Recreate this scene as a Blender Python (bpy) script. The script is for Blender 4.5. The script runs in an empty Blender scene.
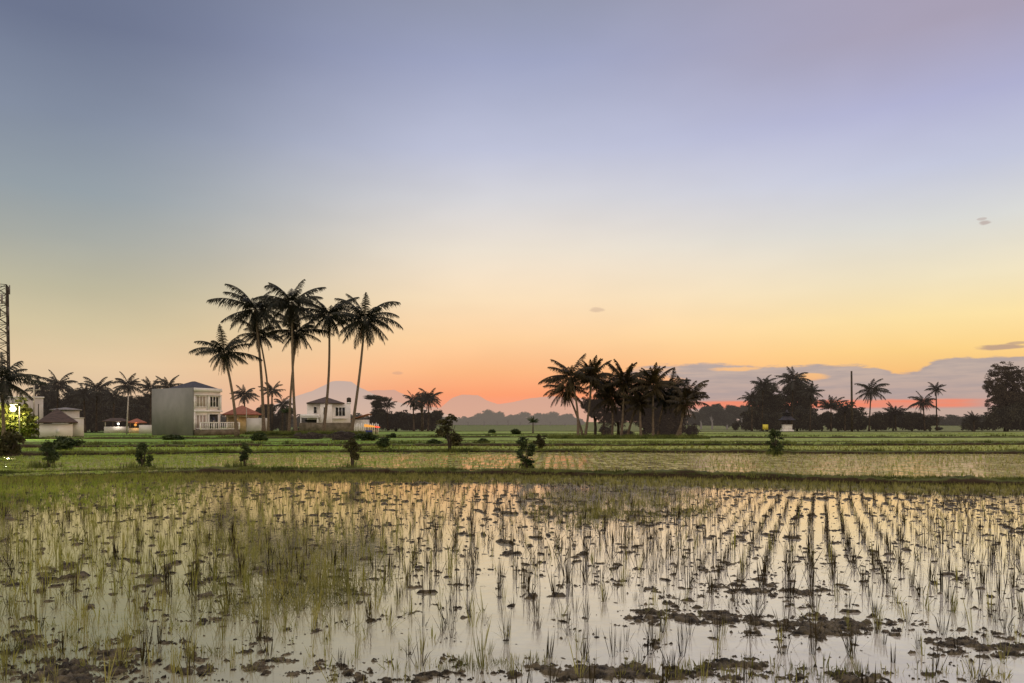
import bpy, math, random
import numpy as np
from mathutils import Vector, Matrix

random.seed(7)
RNG = np.random.default_rng(11)
C = bpy.context.scene.collection
F, HY, CX, H = 745.0, 422.0, 512.0, 1.75      # focal length in px, horizon row, centre column, eye height (m)


def gx(px, Y): return (px - CX) / F * Y
def gz(py, Y): return H + (HY - py) / F * Y
def gy(py): return H * F / (py - HY)


def lin(c):
    o = []
    for v in c[:3]:
        v = v / 255.0
        o.append(v / 12.92 if v <= 0.04045 else ((v + 0.055) / 1.055) ** 2.4)
    return (o[0], o[1], o[2], 1.0)


# ------------------------------------------------------------------ node helpers
class NT:
    def __init__(s, tree): s.t = tree; s.n = tree.nodes; s.l = tree.links
    def node(s, typ, **kw):
        n = s.n.new(typ)
        for k, v in kw.items(): setattr(n, k, v)
        return n
    def put(s, sock, v):
        if isinstance(v, bpy.types.NodeSocket): s.l.new(v, sock)
        elif v is not None: sock.default_value = v
    def m(s, op, a, b=None, c=None, clamp=False):
        n = s.node('ShaderNodeMath', operation=op); n.use_clamp = clamp
        s.put(n.inputs[0], a)
        if b is not None: s.put(n.inputs[1], b)
        if c is not None: s.put(n.inputs[2], c)
        return n.outputs[0]
    def mr(s, v, a, b, c=0.0, d=1.0, smooth=True):
        n = s.node('ShaderNodeMapRange'); n.interpolation_type = 'SMOOTHSTEP' if smooth else 'LINEAR'
        s.put(n.inputs[0], v)
        for i, x in enumerate((a, b, c, d)): s.put(n.inputs[i + 1], x)
        return n.outputs[0]
    def mix(s, f, a, b, mode='MIX'):
        n = s.node('ShaderNodeMix', data_type='RGBA', blend_type=mode)
        s.put(n.inputs[0], f); s.put(n.inputs[6], a); s.put(n.inputs[7], b)
        return n.outputs[2]
    def noise(s, vec, scale, detail=4, rough=0.6):
        n = s.node('ShaderNodeTexNoise'); s.put(n.inputs['Vector'], vec)
        n.inputs['Scale'].default_value = scale; n.inputs['Detail'].default_value = detail
        n.inputs['Roughness'].default_value = rough
        return n.outputs[0]
    def ramp(s, f, stops):
        n = s.node('ShaderNodeValToRGB'); s.put(n.inputs[0], f)
        e = n.color_ramp.elements
        while len(e) > 1: e.remove(e[-1])
        e[0].position = stops[0][0]; e[0].color = stops[0][1]
        for p, c in stops[1:]:
            x = e.new(p); x.color = c
        return n.outputs[0]
    def scalevec(s, vec, sc):
        n = s.node('ShaderNodeMapping'); s.put(n.inputs[0], vec); n.inputs['Scale'].default_value = sc
        return n.outputs[0]


def new_mat(name):
    m = bpy.data.materials.new(name); m.use_nodes = True
    t = NT(m.node_tree); m.node_tree.nodes.clear()
    out = t.node('ShaderNodeOutputMaterial')
    return m, t, out


def mat(name, c1, c2, scale=3.0, rough=0.8, bump=0.0, haze=0.0, haze_col=(0.5, 0.36, 0.3, 1), trans=0.0, spec=0.3, stretch=None, detail=4, obj_coords=False):
    """Two linear base colours mixed by noise; optional aerial haze for things hundreds of metres off."""
    m, t, out = new_mat(name)
    b = t.node('ShaderNodeBsdfPrincipled')
    g = t.node('ShaderNodeNewGeometry').outputs['Position']
    if obj_coords: g = t.node('ShaderNodeTexCoord').outputs['Object']
    if stretch: g = t.scalevec(g, stretch)
    n1 = t.noise(g, scale, detail)
    f = t.mr(n1, 0.35, 0.65)
    col = t.mix(f, tuple(c1) + (1,), tuple(c2) + (1,))
    t.put(b.inputs['Base Color'], col)
    b.inputs['Roughness'].default_value = rough
    b.inputs['Specular IOR Level'].default_value = spec
    if bump:
        bn = t.node('ShaderNodeBump'); bn.inputs['Strength'].default_value = bump; bn.inputs['Distance'].default_value = 0.05
        t.put(bn.inputs['Height'], t.noise(g, scale * 4, 6)); t.put(b.inputs['Normal'], bn.outputs[0])
    sh = b.outputs[0]
    if trans:
        tr = t.node('ShaderNodeBsdfTranslucent'); t.put(tr.inputs[0], col)
        mx = t.node('ShaderNodeMixShader'); mx.inputs[0].default_value = trans
        t.l.new(sh, mx.inputs[1]); t.l.new(tr.outputs[0], mx.inputs[2]); sh = mx.outputs[0]
    if haze:
        em = t.node('ShaderNodeEmission'); em.inputs[0].default_value = haze_col
        mx = t.node('ShaderNodeMixShader'); mx.inputs[0].default_value = haze
        t.l.new(sh, mx.inputs[1]); t.l.new(em.outputs[0], mx.inputs[2]); sh = mx.outputs[0]
    t.l.new(sh, out.inputs[0])
    return m


def emit_mat(name, col, strength):
    m, t, out = new_mat(name)
    e = t.node('ShaderNodeEmission'); e.inputs[0].default_value = tuple(col) + (1,); e.inputs[1].default_value = strength
    t.l.new(e.outputs[0], out.inputs[0])
    return m


# ------------------------------------------------------------------ object helpers
def tag(o, label=None, cat=None, group=None, kind=None):
    if label: o['label'] = label
    if cat: o['category'] = cat
    if group: o['group'] = group
    if kind: o['kind'] = kind
    return o


def link_mesh(name, me, material, parent=None, loc=None):
    o = bpy.data.objects.new(name, me); C.objects.link(o)
    if material is not None and len(me.materials) == 0:
        me.materials.append(material)
    if parent is not None: o.parent = parent
    if loc is not None: o.location = loc
    return o


def mesh_np(name, verts, faces4=None, faces3=None, smooth=False):
    verts = np.asarray(verts, dtype=np.float32).reshape(-1, 3)
    f4 = np.zeros((0, 4), np.int32) if faces4 is None else np.asarray(faces4, np.int32).reshape(-1, 4)
    f3 = np.zeros((0, 3), np.int32) if faces3 is None else np.asarray(faces3, np.int32).reshape(-1, 3)
    me = bpy.data.meshes.new(name)
    me.vertices.add(len(verts)); me.vertices.foreach_set('co', verts.ravel())
    loops = np.concatenate([f4.ravel(), f3.ravel()])
    me.loops.add(len(loops)); me.loops.foreach_set('vertex_index', loops)
    tot = np.concatenate([np.full(len(f4), 4), np.full(len(f3), 3)]).astype(np.int32)
    st = np.concatenate([[0], np.cumsum(tot)[:-1]]).astype(np.int32)
    me.polygons.add(len(tot)); me.polygons.foreach_set('loop_start', st); me.polygons.foreach_set('loop_total', tot)
    if smooth: me.polygons.foreach_set('use_smooth', np.ones(len(tot), bool))
    me.update(calc_edges=True); me.validate()
    return me


def empty(name, loc, rotz=0.0):
    o = bpy.data.objects.new(name, None); C.objects.link(o)
    o.location = loc; o.rotation_euler = (0, 0, rotz); o.empty_display_size = 0.3
    return o


class MB:
    """collects boxes, tubes and prisms into one mesh"""
    def __init__(s): s.v = []; s.q = []; s.t = []
    def add(s, v, q=(), t=()):
        o = len(s.v); s.v += [tuple(x) for x in v]
        s.q += [tuple(i + o for i in f) for f in q]; s.t += [tuple(i + o for i in f) for f in t]
    def box(s, x0, x1, y0, y1, z0, z1):
        v = [(x0, y0, z0), (x1, y0, z0), (x1, y1, z0), (x0, y1, z0), (x0, y0, z1), (x1, y0, z1), (x1, y1, z1), (x0, y1, z1)]
        s.add(v, [(0, 3, 2, 1), (4, 5, 6, 7), (0, 1, 5, 4), (1, 2, 6, 5), (2, 3, 7, 6), (3, 0, 4, 7)])
        return s
    def hip(s, x0, x1, y0, y1, z0, z1, thick=0.12):
        """hipped roof, ridge along the longer side"""
        w, d = x1 - x0, y1 - y0
        if w >= d: r = [((x0 + d * .5), (y0 + y1) / 2, z1), ((x1 - d * .5), (y0 + y1) / 2, z1)]
        else: r = [((x0 + x1) / 2, y0 + w * .5, z1), ((x0 + x1) / 2, y1 - w * .5, z1)]
        s.box(x0, x1, y0, y1, z0 - thick, z0)
        v = [(x0, y0, z0 + .004), (x1, y0, z0 + .004), (x1, y1, z0 + .004), (x0, y1, z0 + .004)] + r
        if w >= d: s.add(v, [(0, 1, 5, 4), (2, 3, 4, 5)], [(1, 2, 5), (3, 0, 4)])
        else: s.add(v, [(1, 2, 5, 4), (3, 0, 4, 5)], [(0, 1, 4), (2, 3, 5)])
        return s
    def tube(s, pts, radii, seg=8, cap=True):
        pts = [Vector(p) for p in pts]; base = len(s.v); n = len(pts)
        for i, p in enumerate(pts):
            d = (pts[min(i + 1, n - 1)] - pts[max(i - 1, 0)]).normalized()
            a = d.orthogonal().normalized() if abs(d.z) < .95 else Vector((1, 0, 0))
            a = (a - d * a.dot(d)).normalized(); b = d.cross(a)
            for k in range(seg):
                an = 2 * math.pi * k / seg
                s.v.append(tuple(p + (a * math.cos(an) + b * math.sin(an)) * radii[i]))
        for i in range(n - 1):
            for k in range(seg):
                k2 = (k + 1) % seg
                s.q.append((base + i * seg + k, base + i * seg + k2, base + (i + 1) * seg + k2, base + (i + 1) * seg + k))
        if cap:
            for end, row in ((0, 0), (1, n - 1)):
                c = len(s.v); s.v.append(tuple(pts[row]))
                for k in range(seg):
                    k2 = (k + 1) % seg
                    f = (base + row * seg + k, base + row * seg + k2, c)
                    s.t.append(f if end else (f[1], f[0], f[2]))
        return s
    def ball(s, c, r, seg=10, rings=7, sz=1.0):
        pts = []; rad = []
        for i in range(rings + 1):
            a = math.pi * i / rings
            pts.append((c[0], c[1], c[2] - r * sz * math.cos(a))); rad.append(max(r * math.sin(a), 1e-3))
        s.tube(pts, rad, seg); return s
    def mesh(s, name, smooth=False): return mesh_np(name, s.v, s.q, s.t, smooth)
    def build(s, name, material, parent=None, smooth=False, loc=None):
        return link_mesh(name, s.mesh(name, smooth), material, parent, loc)


def strips(base, d, L, W, droop, side, nseg=2, mid=0.9):
    """N curved tapering blades. base (N,3) d (N,3) unit, L,W,droop (N,), side (N,3). -> verts, quads, tris"""
    N = len(base); L = L[:, None]; W = W[:, None]; dr = droop[:, None]
    down = np.array([[0, 0, -1.0]])
    rows = []
    for k in range(nseg):
        t = k / nseg
        p = base + d * L * t + down * dr * L * t * t
        w = W * (1 - 0.25 * t) * (0.55 if (k == 0 and nseg > 2) else mid if k else 0.8)
        rows += [p - side * w * .5, p + side * w * .5]
    tip = base + d * L + down * dr * L
    rows.append(tip)
    nv = 2 * nseg + 1
    v = np.stack(rows, axis=1).reshape(-1, 3)
    o = (np.arange(N) * nv)[:, None]
    q = [o + np.array([[2 * k, 2 * k + 1, 2 * k + 3, 2 * k + 2]]) for k in range(nseg - 1)]
    q = np.concatenate(q) if q else np.zeros((0, 4), int)
    t3 = o + np.array([[2 * nseg - 2, 2 * nseg - 1, 2 * nseg]])
    return v, q, t3


def unit(a): return a / np.maximum(np.linalg.norm(a, axis=-1, keepdims=True), 1e-9)


def join_parts(parts):
    V = []; Q = []; T = []; o = 0
    for v, q, t in parts:
        V.append(v); Q.append(np.asarray(q, int).reshape(-1, 4) + o); T.append(np.asarray(t, int).reshape(-1, 3) + o); o += len(v)
    return np.concatenate(V), np.concatenate(Q), np.concatenate(T)


def vnoise(x, y, seed=0):
    """value noise, numpy"""
    xi = np.floor(x).astype(np.int64); yi = np.floor(y).astype(np.int64); fx = x - xi; fy = y - yi
    fx = fx * fx * (3 - 2 * fx); fy = fy * fy * (3 - 2 * fy)
    def h(a, b):
        n = (a * 374761393 + b * 668265263 + seed * 1442695041) & 0x7fffffff
        n = ((n ^ (n >> 13)) * 1274126177) & 0x7fffffff
        return ((n ^ (n >> 16)) & 0xffff) / 65535.0
    return (h(xi, yi) * (1 - fx) + h(xi + 1, yi) * fx) * (1 - fy) + (h(xi, yi + 1) * (1 - fx) + h(xi + 1, yi + 1) * fx) * fy


def fbm(x, y, seed=0, octv=4, gain=0.5):
    a = 1.0; s = 0; tot = 0
    for i in range(octv):
        s = s + a * vnoise(x * 2 ** i + 17.3 * i, y * 2 ** i - 9.1 * i, seed + i); tot += a; a *= gain
    return s / tot


# ------------------------------------------------------------------ camera
cam_d = bpy.data.cameras.new('camera'); cam = bpy.data.objects.new('camera', cam_d); C.objects.link(cam)
cam.location = (0, 0, H); cam.rotation_euler = (math.radians(90), 0, 0)
cam_d.sensor_width = 36; cam_d.lens = F / 1024 * 36; cam_d.shift_y = (HY - 341.5) / 1024
cam_d.clip_start = 0.05; cam_d.clip_end = 60000
bpy.context.scene.camera = cam

sc = bpy.context.scene
sc.view_settings.view_transform = 'Standard'; sc.view_settings.look = 'None'
sc.view_settings.exposure = 0; sc.view_settings.gamma = 1
sc.cycles.max_bounces = 6; sc.cycles.transparent_max_bounces = 6
sc.cycles.sample_clamp_indirect = 4

# ------------------------------------------------------------------ sky (world)
SUN_AZ, SUN_EL = math.atan((470 - CX) / F), math.radians(1.5)
world = bpy.data.worlds.new("World"); sc.world = world; world.use_nodes = True
t = NT(world.node_tree); world.node_tree.nodes.clear()
wout = t.node('ShaderNodeOutputWorld')
gen = t.node('ShaderNodeTexCoord').outputs['Generated']
nrm = t.node('ShaderNodeVectorMath', operation='NORMALIZE'); t.put(nrm.inputs[0], gen); gen = nrm.outputs[0]
sx = t.node('ShaderNodeSeparateXYZ'); t.put(sx.inputs[0], gen)
E = t.m('ARCSINE', sx.outputs[2])
AZ = t.m('ARCTAN2', sx.outputs[0], sx.outputs[1])


def el(py, px): return math.atan((HY - py) / math.hypot(F, px - CX))
def azp(px): return math.atan((px - CX) / F)


EN = t.m('DIVIDE', E, math.radians(32), clamp=True)
def skyramp(px, cols):
    st = sorted((max(0, min(1, el(py, px) / math.radians(32))), lin(c)) for py, c in cols)
    return t.ramp(EN, st)


R_left = skyramp(0, [(0, (110, 119, 144)), (100, (131, 141, 160)), (180, (148, 158, 165)), (230, (167, 170, 163)), (280, (190, 184, 158)), (320, (211, 196, 160)), (360, (228, 201, 163)), (422, (216, 184, 156))])
R_mid = skyramp(512, [(-10, (146, 151, 173)), (60, (161, 167, 197)), (150, (191, 195, 217)), (200, (213, 212, 216)), (250, (234, 223, 207)), (300, (250, 224, 188)), (340, (254, 210, 160)), (372, (252, 184, 132)), (395, (250, 158, 114)), (412, (241, 153, 128)), (422, (214, 162, 146))])
R_right = skyramp(1024, [(0, (168, 160, 181)), (80, (175, 176, 208)), (150, (197, 201, 222)), (210, (220, 220, 216)), (270, (242, 228, 194)), (310, (254, 228, 168)), (345, (254, 213, 138)), (370, (250, 194, 122)), (398, (244, 158, 116)), (422, (206, 160, 144))])
R_back0 = t.ramp(t.m('DIVIDE', E, math.radians(90), clamp=True), [(0, lin((184, 162, 140))), (0.2, lin((164, 153, 140))), (1, lin((140, 140, 146)))])
bs = t.node('ShaderNodeVectorMath', operation='SCALE'); t.put(bs.inputs[0], R_back0); bs.inputs[3].default_value = 3.0; R_back_fill = bs.outputs[0]  # unseen sky behind and overhead boosted as fill for camera-facing sides
f1 = t.mr(AZ, azp(60), azp(500)); f2 = t.mr(AZ, azp(512), azp(1010))
col = t.mix(f1, R_left, R_mid); col = t.mix(f2, col, R_right)
# soft large streaks through the gradient
sv = t.scalevec(gen, (2.0, 1.5, 5.0)); streak = t.mr(t.noise(sv, 1.6, 3), 0.25, 0.75, 0.965, 1.035)
cs = t.node('ShaderNodeVectorMath', operation='SCALE'); t.put(cs.inputs[0], col); t.put(cs.inputs[3], streak); col = cs.outputs[0]
# cloud bank low on the right
fc = t.node('ShaderNodeFloatCurve'); cm = fc.mapping; cv = cm.curves[0]
pts = [(540, 412), (600, 380), (640, 366), (700, 363), (760, 366), (850, 364), (878, 367), (893, 372), (918, 370), (936, 360), (960, 356), (1024, 357), (1300, 350)]
A0, A1, E1 = azp(500), azp(1400), math.radians(8)
P = [((azp(x) - A0) / (A1 - A0), el(y, x) / E1) for x, y in pts]
cv.points[0].location = P[0]; cv.points[-1].location = P[-1]
for p in P[1:-1]: cv.points.new(*p)
for p in cv.points: p.handle_type = 'VECTOR'
cm.update()
t.put(fc.inputs['Value'], t.mr(AZ, A0, A1, smooth=False))
top = t.m('MULTIPLY', fc.outputs[0], E1)
nz = t.noise(t.scalevec(gen, (30, 30, 190)), 1.0, 6, 0.65)
nz2 = t.noise(t.scalevec(gen, (7, 7, 70)), 2.2, 4, 0.6)
top = t.m('ADD', top, t.m('MULTIPLY', t.m('SUBTRACT', nz, 0.5), 0.016))
below = t.m('SUBTRACT', top, E)
cmask = t.m('MULTIPLY', t.mr(below, -0.0012, 0.0030), t.mr(t.m('ADD', AZ, t.m('MULTIPLY', t.m('SUBTRACT', nz2, .5), .25)), azp(585), azp(690)))
side_fade = t.mr(AZ, azp(1700), math.radians(80), 1, 0)
cmask = t.m('MULTIPLY', cmask, side_fade)
ccol = t.mix(t.mr(E, el(412, 760), el(360, 760)), lin((188, 164, 156)), lin((192, 174, 165)))
ccol = t.mix(t.mr(nz2, 0.35, 0.7, 0.0, 0.8), ccol, lin((168, 156, 156)))
ccol = t.mix(t.m('MULTIPLY', t.mr(below, 0.0, 0.006, 1, 0), 0.3), ccol, lin((158, 146, 158)))


def ell(px, py, rx, ry, soft=0.7, nzs=4.0):
    a = t.m('DIVIDE', t.m('SUBTRACT', AZ, azp(px)), rx / F * math.cos(azp(px)) ** 2)
    b = t.m('DIVIDE', t.m('SUBTRACT', E, el(py, px)), ry / F * math.cos(azp(px)))
    r = t.m('ADD', t.m('MULTIPLY', a, a), t.m('MULTIPLY', b, b))
    r = t.m('ADD', r, t.m('MULTIPLY', t.m('SUBTRACT', nz, .5), nzs))
    return t.mr(r, 1 - soft, 1 + soft, 1, 0)


gap = t.m('MAXIMUM', ell(812, 377, 17, 3.5), t.m('MAXIMUM', ell(660, 381, 22, 5), ell(735, 369, 22, 2.0)))
cmask = t.m('MULTIPLY', cmask, t.m('SUBTRACT', 1, t.m('MULTIPLY', gap, 0.85)))
col = t.mix(t.m('MULTIPLY', cmask, 0.95), col, ccol)
# glowing red gap below the bank
s_in = t.m('MULTIPLY', t.mr(E, el(410, 800), el(406.5, 800)), t.mr(t.m('ADD', E, t.m('MULTIPLY', t.m('SUBTRACT', nz, .5), .004)), el(402, 800), el(399, 800), 1, 0))
s_in = t.m('MULTIPLY', s_in, t.m('MULTIPLY', t.mr(AZ, azp(640), azp(730)), t.mr(AZ, azp(950), azp(1010), 1, 0)))
col = t.mix(t.m('MULTIPLY', s_in, t.mr(nz2, .2, .6, .6, .95)), col, lin((243, 138, 106)))
low = t.m('MULTIPLY', t.mr(E, el(411, 800), el(408.5, 800), 1, 0), t.mr(AZ, azp(600), azp(700)))
col = t.mix(low, col, lin((196, 168, 154)))
for px, py, rx, ry, amt in ((1000, 347, 24, 2.6, .75), (1018, 343, 10, 1.6, .6), (985, 222.5, 6, 2.0, .55), (982, 219, 4, 1.2, .4), (597, 310, 7, 2.2, .35), (397, 373, 5, 1.6, .3)):
    col = t.mix(t.m('MULTIPLY', ell(px, py, rx, ry), amt), col, lin((170, 142, 135)))
back = t.m('MAXIMUM', t.mr(AZ, math.radians(95), math.radians(150)), t.mr(AZ, math.radians(-90), math.radians(-50), 1, 0))
high = t.mr(E, math.radians(30), math.radians(60))
col = t.mix(t.m('MAXIMUM', back, t.m('MULTIPLY', high, 0.7)), col, R_back_fill)
# physical twilight sky added at low strength
sky = t.node('ShaderNodeTexSky'); sky.sky_type = 'NISHITA'; sky.sun_disc = False
sky.sun_elevation = SUN_EL; sky.sun_rotation = SUN_AZ
bg1 = t.node('ShaderNodeBackground'); t.put(bg1.inputs[0], col); bg1.inputs[1].default_value = 1.0
bg2 = t.node('ShaderNodeBackground'); t.put(bg2.inputs[0], sky.outputs[0]); bg2.inputs[1].default_value = 0.001
ad = t.node('ShaderNodeAddShader'); t.l.new(bg1.outputs[0], ad.inputs[0]); t.l.new(bg2.outputs[0], ad.inputs[1])
t.l.new(ad.outputs[0], wout.inputs[0])

sun_d = bpy.data.lights.new('sun', 'SUN'); sun = bpy.data.objects.new('sun', sun_d); C.objects.link(sun)
sun_d.energy = 0.55; sun_d.angle = math.radians(12); sun_d.color = (1.0, 0.62, 0.38)
LA = math.radians(78)      # the warm light reaches the place from low on the right
d = -Vector((math.sin(LA) * math.cos(0.16), math.cos(LA) * math.cos(0.16), math.sin(0.16)))
sun.rotation_euler = d.to_track_quat('-Z', 'Y').to_euler()

# ------------------------------------------------------------------ materials
M = {}
M['palm_leaf'] = mat('palm_leaf', (0.010, 0.012, 0.005), (0.028, 0.024, 0.010), 0.8, 0.6, trans=0.12)
M['palm_leaf_warm'] = mat('palm_leaf_warm', (0.022, 0.016, 0.007), (0.070, 0.048, 0.018), 0.8, 0.6, trans=0.2)
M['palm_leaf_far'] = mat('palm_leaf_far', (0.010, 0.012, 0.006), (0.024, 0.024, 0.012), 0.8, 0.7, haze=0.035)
M['dead_frond'] = mat('dead_frond', (0.09, 0.055, 0.025), (0.15, 0.09, 0.04), 1.5, 0.8)
M['palm_trunk'] = mat('palm_trunk', (0.09, 0.065, 0.045), (0.20, 0.15, 0.105), 2.0, 0.9, bump=0.4, stretch=(3, 3, 9))
M['palm_trunk_dark'] = mat('palm_trunk_dark', (0.04, 0.03, 0.022), (0.08, 0.06, 0.045), 2.0, 0.9)
M['coconut'] = mat('coconut', (0.05, 0.045, 0.015), (0.10, 0.07, 0.03), 5.0, 0.6)
M['bark'] = mat('bark', (0.045, 0.035, 0.025), (0.10, 0.08, 0.06), 3.0, 0.9, bump=0.4)
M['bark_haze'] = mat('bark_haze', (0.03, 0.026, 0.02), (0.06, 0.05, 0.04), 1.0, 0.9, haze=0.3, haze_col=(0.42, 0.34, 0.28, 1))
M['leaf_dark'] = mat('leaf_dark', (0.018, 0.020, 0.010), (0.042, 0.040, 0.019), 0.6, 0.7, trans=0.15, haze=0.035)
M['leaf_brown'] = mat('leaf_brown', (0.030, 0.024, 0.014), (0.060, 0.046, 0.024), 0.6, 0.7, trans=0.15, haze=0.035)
M['leaf_green'] = mat('leaf_green', (0.030, 0.050, 0.014), (0.07, 0.09, 0.025), 2.0, 0.6, trans=0.25)
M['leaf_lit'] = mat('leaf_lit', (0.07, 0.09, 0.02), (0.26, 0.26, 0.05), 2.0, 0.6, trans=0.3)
M['leaf_red'] = mat('leaf_red', (0.12, 0.075, 0.03), (0.26, 0.19, 0.09), 2.0, 0.6, trans=0.3)
M['leaf_dry'] = mat('leaf_dry', (0.034, 0.034, 0.013), (0.09, 0.082, 0.028), 2.0, 0.6, trans=0.3)
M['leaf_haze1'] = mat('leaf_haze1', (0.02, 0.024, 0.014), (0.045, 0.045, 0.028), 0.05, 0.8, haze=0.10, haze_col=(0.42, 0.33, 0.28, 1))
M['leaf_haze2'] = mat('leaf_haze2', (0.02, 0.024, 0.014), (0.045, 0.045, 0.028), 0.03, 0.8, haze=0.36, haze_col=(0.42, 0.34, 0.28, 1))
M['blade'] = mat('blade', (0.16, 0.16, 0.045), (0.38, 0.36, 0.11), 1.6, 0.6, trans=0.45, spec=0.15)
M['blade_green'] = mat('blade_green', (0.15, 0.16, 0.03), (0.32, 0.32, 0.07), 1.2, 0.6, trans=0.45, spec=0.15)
M['blade_backlit'] = mat('blade_backlit', (0.010, 0.007, 0.003), (0.05, 0.037, 0.012), 1.2, 0.6, trans=0.3, spec=0.15)  # rice blade with its backlit darkness painted into the colour
M['weed_dark'] = mat('weed_dark', (0.055, 0.05, 0.016), (0.16, 0.13, 0.04), 1.5, 0.6, trans=0.3, spec=0.15)
M['weed'] = mat('weed', (0.10, 0.105, 0.025), (0.30, 0.28, 0.08), 2.2, 0.6, trans=0.4, spec=0.15)
M['green_blade'] = mat('green_blade', (0.16, 0.22, 0.03), (0.32, 0.38, 0.06), 0.5, 0.6, trans=0.4, spec=0.15)
M['bund_grass'] = mat('bund_grass', (0.06, 0.075, 0.02), (0.18, 0.20, 0.05), 0.7, 0.7, trans=0.3, spec=0.15)
M['mud'] = mat('mud', (0.020, 0.014, 0.008), (0.19, 0.15, 0.09), 11.0, 0.6, bump=1.0, spec=0.25, detail=8)
M['house_wall'] = mat('house_wall', (0.76, 0.70, 0.65), (0.86, 0.80, 0.75), 0.7, 0.85, bump=0.05)
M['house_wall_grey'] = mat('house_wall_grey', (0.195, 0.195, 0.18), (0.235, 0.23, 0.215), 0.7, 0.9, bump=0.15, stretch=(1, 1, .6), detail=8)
M['white_trim'] = mat('white_trim', (0.78, 0.74, 0.71), (0.86, 0.82, 0.79), 1.0, 0.7)
M['stucco'] = mat('stucco', (0.5, 0.46, 0.42), (0.66, 0.61, 0.56), 0.6, 0.9, bump=0.1)
M['stone_wall'] = mat('stone_wall', (0.10, 0.08, 0.055), (0.20, 0.16, 0.115), 1.2, 0.95, bump=0.4)
M['roof_dark'] = mat('roof_dark', (0.035, 0.032, 0.040), (0.07, 0.062, 0.07), 2.0, 0.7, bump=0.3, stretch=(1, 1, 8))
M['roof_brown'] = mat('roof_brown', (0.05, 0.034, 0.028), (0.10, 0.065, 0.05), 2.0, 0.8, bump=0.3, stretch=(1, 1, 8))
M['roof_red'] = mat('roof_red', (0.24, 0.085, 0.05), (0.36, 0.13, 0.075), 2.0, 0.8, bump=0.3, stretch=(1, 1, 8))
M['glass_dark'] = mat('glass_dark', (0.02, 0.02, 0.02), (0.035, 0.03, 0.028), 1.0, 0.15, spec=0.5)
M['curtain'] = mat('curtain', (0.34, 0.28, 0.24), (0.48, 0.40, 0.35), 3.0, 0.6, stretch=(6, 6, .3))
M['metal'] = mat('metal', (0.16, 0.14, 0.13), (0.24, 0.21, 0.19), 2.0, 0.6)
M['concrete_pole'] = mat('concrete_pole', (0.32, 0.28, 0.24), (0.44, 0.39, 0.33), 2.0, 0.9)
M['wood_pole'] = mat('wood_pole', (0.035, 0.028, 0.022), (0.07, 0.055, 0.042), 2.0, 0.9)
M['blue_tarp'] = mat('blue_tarp', (0.03, 0.04, 0.22), (0.05, 0.07, 0.32), 2.0, 0.6)
M['yellow_paint'] = mat('yellow_paint', (0.60, 0.50, 0.06), (0.75, 0.62, 0.10), 2.0, 0.6)
M['warm_wall'] = mat('warm_wall', (0.42, 0.33, 0.20), (0.55, 0.44, 0.28), 2.0, 0.8)
M['lamp_glow'] = emit_mat('lamp_glow', (1.0, 0.88, 0.5), 8)
M['bulb_white'] = emit_mat('bulb_white', (1.0, 0.95, 0.82), 5)
M['bulb_orange'] = emit_mat('bulb_orange', (1.0, 0.42, 0.08), 1.0)
M['bulb_red'] = emit_mat('bulb_red', (1.0, 0.10, 0.05), 1.3)

# water: muddy, shallow, mostly mirror at this low angle
m, t, out = new_mat('paddy_water')
pos = t.node('ShaderNodeNewGeometry').outputs['Position']
spx = t.node('ShaderNodeSeparateXYZ'); t.put(spx.inputs[0], pos)
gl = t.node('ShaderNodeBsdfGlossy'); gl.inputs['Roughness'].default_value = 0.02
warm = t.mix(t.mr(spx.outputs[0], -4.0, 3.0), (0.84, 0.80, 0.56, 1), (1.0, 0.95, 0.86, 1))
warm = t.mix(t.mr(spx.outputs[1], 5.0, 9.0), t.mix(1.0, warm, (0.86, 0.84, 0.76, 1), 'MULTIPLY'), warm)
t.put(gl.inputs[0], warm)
df = t.node('ShaderNodeBsdfDiffuse'); glare_base = t.mix(t.mr(spx.outputs[0], -4.0, 2.0), (0.30, 0.28, 0.15, 1), (0.76, 0.71, 0.63, 1))  # muddy tint with sky glare painted in, paler to the right
glare_silt = t.mix(t.mr(t.noise(pos, 1.4, 5), .3, .7, .0, .45), glare_base, (0.34, 0.28, 0.20, 1)); t.put(df.inputs[0], glare_silt)
lw = t.node('ShaderNodeFresnel'); lw.inputs[0].default_value = 1.33
fac = t.m('ADD', t.m('MULTIPLY', lw.outputs[0], 0.65), 0.42, clamp=True)
fac = t.m('SUBTRACT', fac, t.mr(t.noise(t.scalevec(pos, (1, 1.6, 1)), 2.3, 5), 0.5, 0.75, 0.0, 0.16))
bn = t.node('ShaderNodeBump'); bn.inputs['Strength'].default_value = 0.10; bn.inputs['Distance'].default_value = 0.02
t.put(bn.inputs['Height'], t.noise(pos, 7.0, 3)); t.put(gl.inputs['Normal'], bn.outputs[0])
mx = t.node('ShaderNodeMixShader'); t.put(mx.inputs[0], fac); t.l.new(df.outputs[0], mx.inputs[1]); t.l.new(gl.outputs[0], mx.inputs[2])
t.l.new(mx.outputs[0], out.inputs[0]); M['water'] = m


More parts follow.
